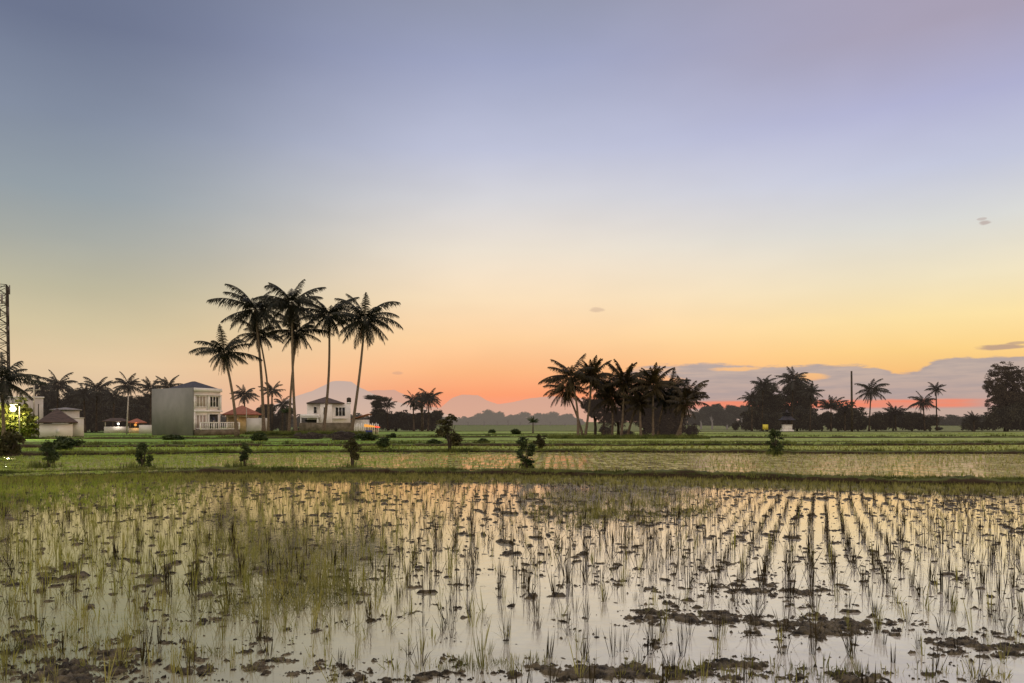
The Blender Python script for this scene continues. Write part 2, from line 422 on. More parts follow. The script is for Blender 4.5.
def field_mat(name, gl_, gr_, alt, water_amt=0.0, rows=0.0):
    """green or straw field: colour drifts from left to right, fine rows across, glints of standing water"""
    m, t, out = new_mat(name)
    pos = t.node('ShaderNodeNewGeometry').outputs['Position']
    sp = t.node('ShaderNodeSeparateXYZ'); t.put(sp.inputs[0], pos)
    ratio = t.m('DIVIDE', sp.outputs[0], sp.outputs[1])
    base = t.mix(t.mr(ratio, -0.35, 0.25), gl_ + (1,), gr_ + (1,))
    base = t.mix(t.mr(t.noise(t.scalevec(pos, (.12, .35, 1)), 1.0, 5), .4, .65, 0, .75), base, alt + (1,))
    fine = t.mr(t.noise(t.scalevec(pos, (1.6, 1.1, 1)), 2.6, 6, .75), .35, .65, .42, 1.5)
    sc_ = t.node('ShaderNodeVectorMath', operation='SCALE'); t.put(sc_.inputs[0], base); t.put(sc_.inputs[3], fine)
    b = t.node('ShaderNodeBsdfPrincipled'); t.put(b.inputs['Base Color'], sc_.outputs[0])
    b.inputs['Roughness'].default_value = 0.85; b.inputs['Specular IOR Level'].default_value = 0.1
    sh = b.outputs[0]
    if water_amt:
        g = t.node('ShaderNodeBsdfGlossy'); g.inputs[0].default_value = (0.9, 0.82, 0.72, 1); g.inputs['Roughness'].default_value = 0.12
        mk = t.mr(t.noise(t.scalevec(pos, (1.1, .8, 1)), 1.3, 5, .7), .60 - .16 * water_amt, .66 - .12 * water_amt, 0, water_amt)
        x = t.node('ShaderNodeMixShader'); t.put(x.inputs[0], mk); t.l.new(sh, x.inputs[1]); t.l.new(g.outputs[0], x.inputs[2]); sh = x.outputs[0]
    t.l.new(sh, out.inputs[0])
    return m


M['field_b'] = field_mat('field_b', (0.22, 0.30, 0.035), (0.44, 0.38, 0.17), (0.26, 0.24, 0.09), 0.9)
M['field_c'] = field_mat('field_c', (0.20, 0.30, 0.04), (0.34, 0.35, 0.09), (0.26, 0.31, 0.06), 0.25)
M['field_d'] = field_mat('field_d', (0.16, 0.28, 0.035), (0.27, 0.32, 0.07), (0.19, 0.27, 0.04), 0.0)
M['field_e'] = field_mat('field_e', (0.18, 0.30, 0.05), (0.30, 0.33, 0.10), (0.21, 0.29, 0.07), 0.1)
M['ground'] = field_mat('ground', (0.12, 0.16, 0.05), (0.18, 0.19, 0.08), (0.14, 0.16, 0.06), 0.0)

# bund: soil on the faces with shade painted into its dark colour, grass on top
m, t, out = new_mat('bund_soil')
geo = t.node('ShaderNodeNewGeometry'); sp = t.node('ShaderNodeSeparateXYZ'); t.put(sp.inputs[0], geo.outputs['Normal'])
up = t.mr(t.m('ADD', sp.outputs[2], t.m('MULTIPLY', t.m('SUBTRACT', t.noise(geo.outputs['Position'], 3, 5), .5), .6)), .72, .92)
soil = t.mix(t.noise(geo.outputs['Position'], 4, 5), (0.018, 0.012, 0.007, 1), (0.06, 0.04, 0.022, 1))
gr = t.mix(t.noise(geo.outputs['Position'], 1.2, 5), (0.04, 0.05, 0.014, 1), (0.13, 0.13, 0.04, 1))
b = t.node('ShaderNodeBsdfPrincipled'); t.put(b.inputs['Base Color'], t.mix(up, soil, gr)); b.inputs['Roughness'].default_value = .85
b.inputs['Specular IOR Level'].default_value = 0.15
t.l.new(b.outputs[0], out.inputs[0]); M['bund'] = m


# ------------------------------------------------------------------ ground, fields, water
def sheet(name, poly, z, material, label=None, kind='structure', cat=None):
    me = bpy.data.meshes.new(name); me.from_pydata([(x, y, z) for x, y in poly], [], [tuple(range(len(poly)))]); me.update()
    o = link_mesh(name, me, material); tag(o, label, cat, None, kind); return o


sheet('ground', [(-30000, -200), (30000, -200), (30000, 30000), (-30000, 30000)], -0.25, M['ground'])

BUNDS = {  # base line of each paddy bund, as (px, py) ground points
    'A': [(-700, 483), (-250, 480), (0, 478.5), (90, 475.5), (175, 474), (350, 474), (512, 475.5), (700, 479), (864, 484), (1024, 485.5), (1400, 488), (1800, 490)],
    'B': [(-700, 456), (0, 456), (100, 455.5), (200, 454), (350, 453), (512, 452.8), (700, 453), (864, 454), (1024, 454.3), (1500, 455), (1800, 455)],
    'C': [(-700, 448), (0, 448), (150, 447), (350, 446), (512, 446.2), (700, 446), (864, 446), (1024, 445), (1500, 445), (1800, 445)],
    'D': [(-700, 443.5), (0, 443.5), (200, 442.5), (350, 441.6), (512, 441.5), (760, 442.0), (1024, 441.5), (1800, 441)],
    'E': [(-700, 439.5), (200, 439), (360, 438.2), (512, 437.4), (760, 438), (1024, 437.6), (1800, 437.5)],
    'F': [(-700, 436.0), (360, 435.5), (512, 434.0), (760, 434.4), (1024, 434.2), (1800, 434)],
    'G': [(360, 432), (512, 431.3), (760, 432.2), (1024, 432), (1800, 432)],
}


def line_pts(key, n=400):
    pts = BUNDS[key]; px = np.linspace(pts[0][0], pts[-1][0], n)
    py = np.interp(px, [p[0] for p in pts], [p[1] for p in pts]); Y = H * F / (py - HY)
    X = (px - CX) / F * Y
    return X, Y


def bund_y(key, X):
    bx, by = line_pts(key); return np.interp(X, bx, by)


def field(name, k0, k1, z, material):
    x0, y0 = line_pts(k0, 120); x1, y1 = line_pts(k1, 120)
    v = np.concatenate([np.stack([x0, y0, np.full(120, z)], 1), np.stack([x1, y1, np.full(120, z)], 1)])
    i = np.arange(119); q = np.stack([i, i + 1, i + 121, i + 120], 1)
    o = link_mesh(name, mesh_np(name, v, q), material); tag(o, kind='structure'); return o


def bund(key, width, height, mat_=None, seed=1):
    X, Y = line_pts(key, 2600 if key == 'A' else 1200)
    Y = Y + (fbm(X * .5, X * 0, seed, 3) - .5) * (0.5 if key == 'A' else .8) + (fbm(X * .06, X * 0 + 3, seed + 40, 3) - .5) * (0.3 if key == 'A' else .045 * Y)
    hh = height * (0.35 + 1.3 * fbm(X * .7, X * 0 + 5, seed + 9, 5))
    if key == 'A': hh = hh * np.interp(X / Y * F + CX, [-200, 90, 200], [.25, .3, 1.0])
    prof = [(0.0, -0.16), (0.10, 0.55), (0.22, 0.95), (0.5, 1.02), (0.8, 0.9), (1.0, -0.16)]
    rows = []
    for k, (u, hz) in enumerate(prof):
        j = (fbm(X * 3.1, X * 0 + k * 7.7, seed + 3, 3) - .5)
        j2 = fbm(X * 9.0, X * 0 + k * 3.3, seed + 5, 3) - .5
        rows.append(np.stack([X, Y + u * width + j * .18 + j2 * .10, np.where(hz < 0, -0.16, hh * hz) + (j * .06 + j2 * .10) * (hz > 0)], 1))
    v = np.stack(rows, 1).reshape(-1, 3); n = len(X); P_ = len(prof)
    i = np.arange(n - 1)[:, None] * P_; k = np.arange(P_ - 1)[None, :]
    q = np.stack([i + k, i + k + P_, i + k + P_ + 1, i + k + 1], -1).reshape(-1, 4)
    o = link_mesh('paddy_bund', mesh_np('paddy_bund', v, q), mat_ or M['bund']); tag(o, kind='structure')
    return o


# far fields as sheets, each a little above the one in front
field('rice_field', 'A', 'B', 0.004, M['field_b'])
field('rice_field', 'B', 'C', 0.008, M['field_c'])
field('rice_field', 'C', 'D', 0.004, M['field_d'])
field('rice_field', 'D', 'E', 0.008, M['field_e'])
field('rice_field', 'E', 'F', 0.004, M['field_d'])
field('rice_field', 'F', 'G', 0.008, M['field_e'])
bund('A', 0.7, 0.17, seed=1); bund('B', 1.0, 0.17, seed=2); bund('C', 1.0, 0.18, seed=3)
bund('D', 1.0, 0.05, seed=4); bund('E', 1.2, 0.15, seed=5); bund('F', 1.2, 0.05, seed=6); bund('G', 1.5, 0.08, seed=7)

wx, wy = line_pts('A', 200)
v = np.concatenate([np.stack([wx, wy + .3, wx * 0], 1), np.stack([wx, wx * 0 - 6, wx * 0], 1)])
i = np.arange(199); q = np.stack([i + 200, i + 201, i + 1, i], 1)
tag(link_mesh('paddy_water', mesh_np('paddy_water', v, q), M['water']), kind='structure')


def mud_amount(X, Y):
    """large-scale field: how much mud stands out of the water (world coordinates)"""
    a = 0.0 * X
    def blob(px, py, rx, ry, amp):
        Yc = H * F / (py - HY); Xc = (px - CX) / F * Yc
        return amp * np.exp(-(((X - Xc) / rx) ** 2 + ((Y - Yc) / ry) ** 2))
    a = a + blob(700, 616, .75, .26, .26) + blob(770, 622, .7, .22, .30) + blob(850, 632, .7, .20, .28) + blob(940, 645, .6, .16, .16) + blob(1010, 655, .5, .2, .16) + blob(790, 592, .9, .35, .15)
    a = a + blob(700, 670, 1.1, .34, .27) + blob(860, 680, .8, .16, .14) + blob(580, 672, .7, .22, .18) + blob(30, 650, .9, .5, .18) + blob(100, 675, 1.0, .3, .16) + blob(260, 670, 1.2, .3, .12)
    a = a + blob(740, 588, .6, .3, .10) + blob(930, 575, 1.4, .8, .07) + blob(300, 595, 1.0, .6, .12) + blob(250, 520, 2.5, .7, .08)
    a = a + blob(620, 515, 1.8, 1.6, .07) + blob(1000, 505, 2.0, 1.5, .10) + blob(480, 660, .6, .2, .08) + blob(100, 575, 1.5, .5, .05)
    a = a + blob(400, 525, 2.0, .5, .06) + blob(850, 545, 1.2, .5, .06) + blob(950, 540, 2.0, .6, .06) + blob(570, 588, .5, .15, .08)
    return a


def mud_height(X, Y):
    n1 = fbm(X * 2.6 + 3, Y * 2.6, 21, 3, .55)
    n2 = fbm(X * 8 + 1, Y * 11, 41, 5, .85)
    n3 = vnoise(X * 0.45, Y * 0.5, 77); n4 = fbm(X * 1.1 + 4 * vnoise(X, Y, 6), Y * 1.6, 91, 3)
    h = (n1 - .5) * .55 + (n2 - .5) * 1.35 - .285 + 1.05 * mud_amount(X, Y) + (n3 - .5) * .06 + (n4 - .5) * .13 + .016 + np.where(Y < 7.5, .03 * (7.5 - Y) / 2.5, 0)
    z = np.where(h > 0, np.minimum(h, .25) * .10 + np.minimum(h * 8, 1) * 0.002, h * .35)
    z = z + np.where(h > 0, (fbm(X * 22, Y * 22, 5, 2) - .5) * .022, 0)
    return np.clip(z, -.10, .07)


ny, nx = 760, 1050
yy = 1.6 * (26.0 / 1.6) ** (np.linspace(0, 1, ny))
ss = np.linspace(-1, 1, nx)
Yg, Sg = np.meshgrid(yy, ss, indexing='ij'); Xg = Sg * (Yg * 0.86 + 1.2)
# trim at the bund
Zg = mud_height(Xg, Yg)
Yb = bund_y('A', Xg); Zg = np.where(Yg > Yb + .3, -.12, Zg)
v = np.stack([Xg, Yg, Zg], -1).reshape(-1, 3)
i = (np.arange(ny - 1)[:, None] * nx + np.arange(nx - 1)[None, :]).ravel()
q = np.stack([i, i + 1, i + nx + 1, i + nx], 1)
zf = Zg.ravel(); keep = zf[q].max(axis=1) > -0.02
tag(link_mesh('mud', mesh_np('mud', v, q[keep], smooth=True), M['mud']), kind='structure')


# ------------------------------------------------------------------ rice
def tuft(rng, n, hgt, spread, width, lean=0.25, base_r=0.03, nseg=3):
    az = rng.uniform(0, 2 * np.pi, n); tilt = np.abs(rng.normal(0, spread, n)).clip(0, 1.1)
    d = np.stack([np.cos(az) * np.sin(tilt), np.sin(az) * np.sin(tilt), np.cos(tilt)], 1)
    base = np.stack([np.cos(az), np.sin(az), np.zeros(n)], 1) * (base_r * rng.uniform(0, 1, n))[:, None]; base[:, 2] = -0.02
    sa = rng.uniform(0, np.pi, n); side = np.stack([np.cos(sa), np.sin(sa), np.zeros(n)], 1)
    L = hgt * rng.uniform(.55, 1.1, n); W = width * rng.uniform(.7, 1.2, n)
    return strips(base, unit(d), L, W, rng.uniform(0, lean, n) * (tilt * 2), side, nseg)


def scatter_tufts(variants, X, Y, Z, scale, rot):
    """many tufts as one mesh, from a few templates"""
    parts = []; pick = RNG.integers(0, len(variants), len(X))
    for k, (tv, tq, tt) in enumerate(variants):
        idx = np.where(pick == k)[0]
        if len(idx) == 0: continue
        c, s = np.cos(rot[idx])[:, None], np.sin(rot[idx])[:, None]; sc_ = scale[idx][:, None]
        x = (tv[None, :, 0] * c - tv[None, :, 1] * s) * sc_ + X[idx][:, None]
        y = (tv[None, :, 0] * s + tv[None, :, 1] * c) * sc_ + Y[idx][:, None]
        z = tv[None, :, 2] * sc_ + Z[idx][:, None]
        v = np.stack([x, y, z], -1).reshape(-1, 3); o = (np.arange(len(idx)) * len(tv))[:, None, None]
        parts.append((v, (tq[None] + o).reshape(-1, 4), (tt[None] + o).reshape(-1, 3)))
    return join_parts(parts)


def grid_rows(az, pitch_row, pitch_in, R=34, jit=.02):
    """planting grid whose rows run towards azimuth az"""
    a = np.arange(-R, R, pitch_row); b = np.arange(0, 30, pitch_in)
    A, B = np.meshgrid(a, b, indexing='ij')
    wob = (vnoise(A * .25, B * .18, 3) - .5) * .55
    A = A + wob + RNG.normal(0, jit, A.shape); B = B + RNG.normal(0, .05, B.shape)
    X = A * math.cos(az) + B * math.sin(az); Y = -A * math.sin(az) + B * math.cos(az)
    return X.ravel(), Y.ravel()


XS, YS = [], []
blocks = [(-1.6, 250, azp(200)), (250, 600, azp(455)), (600, 9e9, azp(805))]
for k, (l, r, az) in enumerate([(-9e9, 270, azp(215)), (270, 610, azp(470)), (610, 9e9, azp(808))]):
    X, Y = grid_rows(az, 0.25, 0.19, jit=(.055, .045, .02)[k])
    ratio = X / np.maximum(Y, .1) * F + CX + (vnoise(Y * .8, Y * 0, 9) - .5) * 30
    ok = (Y > 3.3) & (ratio > l) & (ratio < r) & (np.abs(X) < Y * .8 + 1)
    XS.append(X[ok]); YS.append(Y[ok])
X = np.concatenate(XS); Y = np.concatenate(YS)
Yb = bund_y('A', X); ok = Y < Yb - .25; X, Y, Yb = X[ok], Y[ok], Yb[ok]
pxs = X / Y * F + CX
dens = 0.93 - .22 * (vnoise(X * .5, Y * .5, 61) - .3).clip(0, 1) - np.where(Y < 7.5, .16, 0) - np.where((Y < 6.6) & (pxs > 560), .12, 0) - np.where((Y < 10) & (pxs > 420) & (pxs < 640), .08, 0)
ok = RNG.uniform(0, 1, len(X)) < dens; X, Y, pxs = X[ok], Y[ok], pxs[ok]
hs = 0.42 + .66 * RNG.uniform(0, 1, len(X)) ** 1.3
hs *= np.interp(Y, [5, 9, 14, 24], [1.0, 1.0, .78, .52])
rot = RNG.uniform(0, 6.28, len(X))
Zp = np.maximum(mud_height(X, Y), -.02)
order = np.argsort(Y); X, Y, hs, rot, pxs, Zp = [a[order] for a in (X, Y, hs, rot, pxs, Zp)]
inview = (np.abs(X) < Y * .69) & (Y > 4.6)
near_idx = np.where(inview)[0][:300]
rng = np.random.default_rng(5)
near_var = [tuft(rng, int(rng.integers(9, 17)), .36, s_, .0070, .9, .03) for s_ in (.12, .20, .32, .16, .42, .12, .26, .36)]
near_mesh = {}
for k, (v_, q_, t_) in enumerate(near_var):
    for mk in ('blade', 'blade_backlit'):
        me = mesh_np('rice_plant', v_, q_, t_); me.materials.append(M[mk]); near_mesh[(k, mk)] = me
for j in near_idx:
    mk = 'blade' if rng.uniform() < (.70 if pxs[j] < 420 else .30) else 'blade_backlit'
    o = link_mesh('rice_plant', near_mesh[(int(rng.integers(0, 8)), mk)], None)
    o.location = (X[j], Y[j], Zp[j]); o.rotation_euler = (rng.normal(0, .05), rng.normal(0, .05), rot[j]); s_ = hs[j]; o.scale = (s_, s_, s_ * rng.uniform(.85, 1.1))
    tag(o, 'young rice plant in the shallow water and mud closest to the viewer', 'rice plant', 'closest rice plants of the flooded paddy')
rest = np.ones(len(X), bool); rest[near_idx] = False
sel = rest & (np.abs(X) < Y * .76 + .8)
mid_var = [tuft(rng, int(rng.integers(6, 10)), .35, s_, .0108, .9, .03, 3) for s_ in (.08, .13, .24, .11, .18, .34, .28, .10)]
backlit_p = np.clip((pxs - 260) / 260, .34, .93)  # blades painted as backlit grow more frequent to the right
isbacklit = RNG.uniform(0, 1, len(X)) < backlit_p
isgreen = (~isbacklit) & (RNG.uniform(0, 1, len(X)) < np.clip((430 - pxs) / 300, .08, .75))
for msk, mk, lb in ((isgreen, 'blade_green', 'yellow green rice seedlings thickest on the left of the flooded paddy'), (isbacklit, 'blade_backlit', 'rows of rice seedlings painted dark as if backlit, receding across the flooded paddy'), ((~isbacklit) & ~isgreen, 'blade', 'pale olive rice seedlings in rows across the flooded paddy')):
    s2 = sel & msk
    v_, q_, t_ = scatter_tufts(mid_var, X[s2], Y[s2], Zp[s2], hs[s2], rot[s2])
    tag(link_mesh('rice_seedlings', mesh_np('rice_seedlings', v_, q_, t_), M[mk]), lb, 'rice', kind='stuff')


def clod_templates(k=7):
    out = []
    for j in range(k):
        n_ = 9; a = np.linspace(0, 2 * np.pi, n_, endpoint=False); r_ = rng.uniform(.45, 1.1, n_); r2 = r_ * rng.uniform(.35, .75, n_); sq = rng.uniform(.35, .9)
        lo_ = np.stack([np.cos(a) * r_, np.sin(a) * r_ * sq, np.full(n_, -.15)], 1); hi_ = np.stack([np.cos(a) * r2, np.sin(a) * r2 * sq, rng.uniform(.05, .24, n_)], 1)
        v_ = np.concatenate([lo_, hi_, [[0, 0, .2]]]); i_ = np.arange(n_); i2 = (i_ + 1) % n_
        out.append((v_, np.stack([i_, i2, i2 + n_, i_ + n_], 1), np.stack([i_ + n_, i2 + n_, np.full(n_, 2 * n_)], 1)))
    return out


pick = RNG.uniform(0, 1, len(X)) < .25 + .5 * vnoise(X * .9, Y * .9, 71)
xc = np.repeat(X[pick], 2) + RNG.normal(0, .07, 2 * pick.sum()); yc = np.repeat(Y[pick], 2) + RNG.normal(0, .07, 2 * pick.sum())
szc = .014 + .085 * RNG.uniform(0, 1, len(xc)) ** 3.4 * (.3 + 1.6 * vnoise(xc * .5, yc * .8, 33)) * (.5 + vnoise(xc * .6, yc * .6, 31))
v_, q_, t_ = scatter_tufts(clod_templates(), xc, yc, xc * 0, szc * 1.25, RNG.uniform(0, 6.28, len(xc)))
tag(link_mesh('mud_clods', mesh_np('mud_clods', v_, q_, t_), M['mud']), 'small broken clods of mud around the rice stems in the water', 'mud', kind='stuff')


def scatter_region(n, px, py, rx, ry, seedn=0, clamp=True):
    Yc = H * F / (py - HY); Xc = (px - CX) / F * Yc
    a = RNG.uniform(0, 2 * np.pi, n); r = np.sqrt(RNG.uniform(0, 1, n)) ** 1.2
    return Xc + np.cos(a) * r * rx, Yc + np.sin(a) * r * ry


# weed patches standing in the paddy
def weed_patch(lbl, spec, hgt, spread, width, material, nb=9, nseg=3):
    Xw, Yw = [], []
    for n, px, py, rx, ry in spec:
        a, b = scatter_region(n, px, py, rx, ry); Xw.append(a); Yw.append(b)
    Xw = np.concatenate(Xw); Yw = np.concatenate(Yw)
    keep = vnoise(Xw * 1.7, Yw * 1.7, 5) > .33; Xw, Yw = Xw[keep], Yw[keep]
    vs = [tuft(rng, nb, hgt, spread, width, 1.1, .06, nseg) for _ in range(6)]
    v_, q_, t_ = scatter_tufts(vs, Xw, Yw, np.maximum(mud_height(Xw, Yw), -.02), RNG.uniform(.5, 1.15, len(Xw)), RNG.uniform(0, 6.28, len(Xw)))
    tag(link_mesh('weeds', mesh_np('weeds', v_, q_, t_), material), lbl, 'weeds', kind='stuff')


weed_patch('thicket of tall arching olive weeds in the paddy below the tall palms', [(200, 275, 572, 1.0, 1.2), (170, 290, 602, .7, .7), (110, 345, 592, .6, .7), (110, 240, 545, 1.0, 1.0), (50, 300, 630, .45, .35)], .36, .85, .0075, M['weed'], 9)
weed_patch('dense dark weeds in the far middle of the flooded paddy', [(800, 615, 500, 2.1, 3.6), (300, 590, 518, 1.2, 1.4), (240, 645, 512, 1.2, 1.4)], .26, .6, .012, M['weed'], 7, 2)
weed_patch('low dark weeds on the far right edge of the flooded paddy', [(700, 1010, 500, 2.2, 2.0)], .16, .6, .012, M['weed_dark'], 7, 2)
weed_patch('low weeds matted on the mud along the near bottom edge', [(130, 30, 650, .8, .4), (90, 480, 665, .7, .2), (110, 720, 672, 1.0, .25), (60, 900, 675, .8, .15), (90, 180, 660, .8, .3)], .13, .8, .007, M['weed'], 9)
n = 3400
Yc = 5.2 + 17 * RNG.uniform(0, 1, n) ** .8; pq = RNG.uniform(-40, 470, n) ; Xc = (pq - CX) / F * Yc; ok = (RNG.uniform(0, 1, n) < np.clip((520 - pq) / 420, 0, 1)) & (vnoise(Xc * 1.3, Yc * 1.1, 88) > .38) & (Yc < bund_y('A', Xc) - .5); Xc, Yc = Xc[ok], Yc[ok]
v_, q_, t_ = scatter_tufts([tuft(rng, 6, .20, .6, .009, .9, .05, 2) for _ in range(6)], Xc, Yc, np.maximum(mud_height(Xc, Yc), -.02), RNG.uniform(.5, 1.2, len(Xc)), RNG.uniform(0, 6.28, len(Xc)))
tag(link_mesh('weeds', mesh_np('weeds', v_, q_, t_), M['blade_green']), 'short yellow green weeds scattered between the rice on the left', 'weeds', kind='stuff')
# dense green rice in the left back corner, thinner strip all along the bund
n = 6000
Xc = RNG.uniform(-21, -5, n); Yc = RNG.uniform(14, 25, n); pxr = Xc / Yc * F + CX
lim = bund_y('A', Xc) - .1; pyr = HY + H * F / Yc
wgt = np.clip((215 - pxr) / 90, 0, 1) * np.clip((513 - pyr + (vnoise(Xc, Yc * 0, 8) - .5) * 16) / 14, 0, 1)
ok = (Yc < lim) & (RNG.uniform(0, 1, n) < wgt); Xc, Yc = Xc[ok], Yc[ok]
vs = [tuft(rng, 7, .23, .4, .014, .8, .05, 2) for _ in range(5)]
v_, q_, t_ = scatter_tufts(vs, Xc, Yc, Xc * 0, RNG.uniform(.5, 1.1, len(Xc)), RNG.uniform(0, 6.28, len(Xc)))
tag(link_mesh('rice_seedlings', mesh_np('rice_seedlings', v_, q_, t_), M['green_blade']), 'dense bright green rice in the left back corner of the flooded paddy', 'rice', kind='stuff')
n = 13000
Xc = RNG.uniform(-20, 18, n); lim = bund_y('A', Xc); Yc = lim - .1 - RNG.uniform(0, 1, n) ** 1.4 * 3.2
v_, q_, t_ = scatter_tufts([tuft(rng, 7, .16, .5, .016, .6, .05, 2) for _ in range(5)], Xc, Yc, Xc * 0, RNG.uniform(.4, 1.1, n), RNG.uniform(0, 6.28, n))
tag(link_mesh('weeds', mesh_np('weeds', v_, q_, t_), M['weed']), 'low grey green weeds in the water along the foot of the nearest bund', 'weeds', kind='stuff')

n = 900
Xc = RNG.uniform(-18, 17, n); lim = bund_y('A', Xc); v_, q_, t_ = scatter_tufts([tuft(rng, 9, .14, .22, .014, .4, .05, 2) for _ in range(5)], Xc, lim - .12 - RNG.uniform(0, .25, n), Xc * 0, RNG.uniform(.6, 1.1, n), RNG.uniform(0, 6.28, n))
tag(link_mesh('rice_seedlings', mesh_np('rice_seedlings', v_, q_, t_), M['blade_backlit']), 'dark rice seedlings lined up against the face of the nearest bund', 'rice', kind='stuff')
# grass on the bunds
for key, n, hg, wd, mk in (('A', 6000, .13, .014, 'bund_grass'), ('B', 5000, .24, .022, 'bund_grass'), ('C', 4000, .28, .03, 'bund_grass'), ('D', 1500, .12, .04, 'green_blade'), ('E', 3000, .25, .06, 'bund_grass'), ('F', 1200, .14, .06, 'green_blade')):
    bx, by = line_pts(key); xl, xr = np.interp([-80, 1104], bx / by * F + CX, bx)
    Xc = RNG.uniform(xl, xr, n); w_ = {'A': .8, 'B': 1.0, 'C': 1.3, 'D': 1.6, 'E': 1.8, 'F': 2.2}[key]; u_ = RNG.uniform(.1, .95, n)
    Yc = np.interp(Xc, bx, by) + w_ * u_
    zt = {'A': .18, 'B': .16, 'C': .20, 'D': .1, 'E': .2, 'F': .1}[key] * np.minimum(1, u_ * 6)
    v_, q_, t_ = scatter_tufts([tuft(rng, 7, hg, .45, wd, .7, .08, 2) for _ in range(5)], Xc, Yc, zt - .03, RNG.uniform(.25, 1, n) * (.5 + vnoise(Xc * .8, Yc * 0, 4)), RNG.uniform(0, 6.28, n))
    tag(link_mesh('bund_grass', mesh_np('bund_grass', v_, q_, t_), M[mk]), {'A': 'grass along the nearest bund', 'B': 'grass along the second bund', 'C': 'grass along the third bund', 'D': 'grass along the fourth bund', 'E': 'grass along the fifth bund', 'F': 'grass along the farthest bund'}[key] + ' between the paddies', 'grass', kind='stuff')

# rice of the paddies beyond the first bund
def far_rice(k0, k1, pitch, inn, hg, wd, az, mats, lbls, water_px=None, pad=1.0):
    bx0, by0 = line_pts(k0); bx1, by1 = line_pts(k1)
    R = by1.max()
    a = np.arange(-R * .9, R * .9, pitch); b = np.arange(by0.min() * .8, by1.max() * 1.1, inn)
    A, B = np.meshgrid(a, b, indexing='ij'); A = A + RNG.normal(0, pitch * .12, A.shape); B = B + RNG.normal(0, inn * .2, B.shape)
    Xf = (A * math.cos(az) + B * math.sin(az)).ravel(); Yf = (-A * math.sin(az) + B * math.cos(az)).ravel()
    ok = (Yf > np.interp(Xf, bx0, by0) + pad) & (Yf < np.interp(Xf, bx1, by1) - .3) & (np.abs(Xf) < Yf * .76)
    ok &= RNG.uniform(0, 1, len(Xf)) < .45 + .7 * vnoise(Xf * .3, Yf * .3, 13)
    Xf, Yf = Xf[ok], Yf[ok]; pf = Xf / Yf * F + CX
    gsel = RNG.uniform(0, 1, len(Xf)) < np.clip((560 - pf) / 420, .12, .95)
    for msk, mk, lb in ((gsel, mats[0], lbls[0]), (~gsel, mats[1], lbls[1])):
        if msk.sum() == 0: continue
        n = int(msk.sum())
        v_, q_, t_ = scatter_tufts([tuft(rng, 6, hg, .32, wd, .6, .05, 2) for _ in range(4)], Xf[msk], Yf[msk], np.zeros(n), RNG.uniform(.55, 1.1, n), RNG.uniform(0, 6.28, n))
        tag(link_mesh('rice_seedlings', mesh_np('rice_seedlings', v_, q_, t_), M[mk]), lb, 'rice', kind='stuff')


far_rice('A', 'B', .34, .34, .20, .018, azp(560), ('green_blade', 'blade'), ('green rice rows just beyond the nearest bund', 'straw coloured rice rows just beyond the nearest bund'))
far_rice('B', 'C', .50, .55, .26, .035, azp(700), ('green_blade', 'weed'), ('green rice rows beyond the second bund', 'olive rice rows beyond the second bund'), pad=1.2)

# ------------------------------------------------------------------ palms
def frond(rng, az, e0, L, droop, m=26, leaf=0.17, width=0.05):
    """one pinnate palm frond: rachis curve + two rows of drooping leaflets"""
    n = 10; pts = [np.zeros(3)]; e = e0; hdir = np.array([math.cos(az), math.sin(az), 0.0]); tw = rng.normal(0, .10)
    for i in range(n):
        e -= droop / n * (0.5 + 1.0 * i / n)
        st = hdir * math.cos(e) + np.array([0, 0, math.sin(e)]); pts.append(pts[-1] + st * L / n)
    pts = np.array(pts); sidev = np.array([-math.sin(az), math.cos(az), 0]); sidev = unit(sidev + np.array([0, 0, tw]))
    r = np.linspace(.022, .004, n + 1) * L * .45
    upv = unit(np.cross(np.gradient(pts, axis=0), sidev))
    v = np.stack([pts - sidev * r[:, None], pts + sidev * r[:, None], pts + upv * r[:, None] * 1.0], 1).reshape(-1, 3)
    i = np.arange(n)[:, None] * 3
    q = np.concatenate([i + np.array([[0, 1, 4, 3]]), i + np.array([[1, 2, 5, 4]]), i + np.array([[2, 0, 3, 5]])])
    parts = [(v, q, np.zeros((0, 3), int))]
    s = np.linspace(.13, .99, m); pos_ = np.stack([np.interp(s * n, np.arange(n + 1), pts[:, c]) for c in range(3)], 1)
    tan = unit(np.stack([np.interp(s * n, np.arange(n + 1), np.gradient(pts[:, c])) for c in range(3)], 1))
    ll = L * leaf * (np.sin(np.pi * (s * .86 + .10)) ** .6) * (1 - .25 * s)
    for sg in (-1, 1):
        d = unit(sidev[None] * sg * (1.0 - .40 * s[:, None]) + tan * (.35 + .5 * s[:, None]) + np.array([[0, 0, -.42]]) + rng.normal(0, .12, (m, 3)))
        parts.append(strips(pos_, d, ll * rng.uniform(.8, 1.1, m), np.full(m, width * L), np.full(m, .5) * rng.uniform(.5, 1.6, m), tan, 2, 1.0))
    return join_parts(parts)


def crown_arrays(rng, L, nf=24, low=-55, high=78, m=26, sk=0, dens=1.0, width=.014, gap=None):
    parts = []
    for i in range(nf):
        f_ = (i + .5) / nf; az = i * 2.39996 + rng.normal(0, .18)
        e0 = math.radians(high + (low - high) * f_ ** 0.9 + rng.normal(0, 6))
        l = L * (0.72 + .38 * math.sin(math.pi * min(1, f_ + .18))) * rng.choice([.72, .88, .96, 1.0, 1.06, 1.14]) * rng.uniform(.93, 1.05)
        parts.append(frond(rng, az, e0, l, math.radians(rng.uniform(40, 78)) * (1 - .35 * f_), m, .225, width))
    return join_parts(parts)


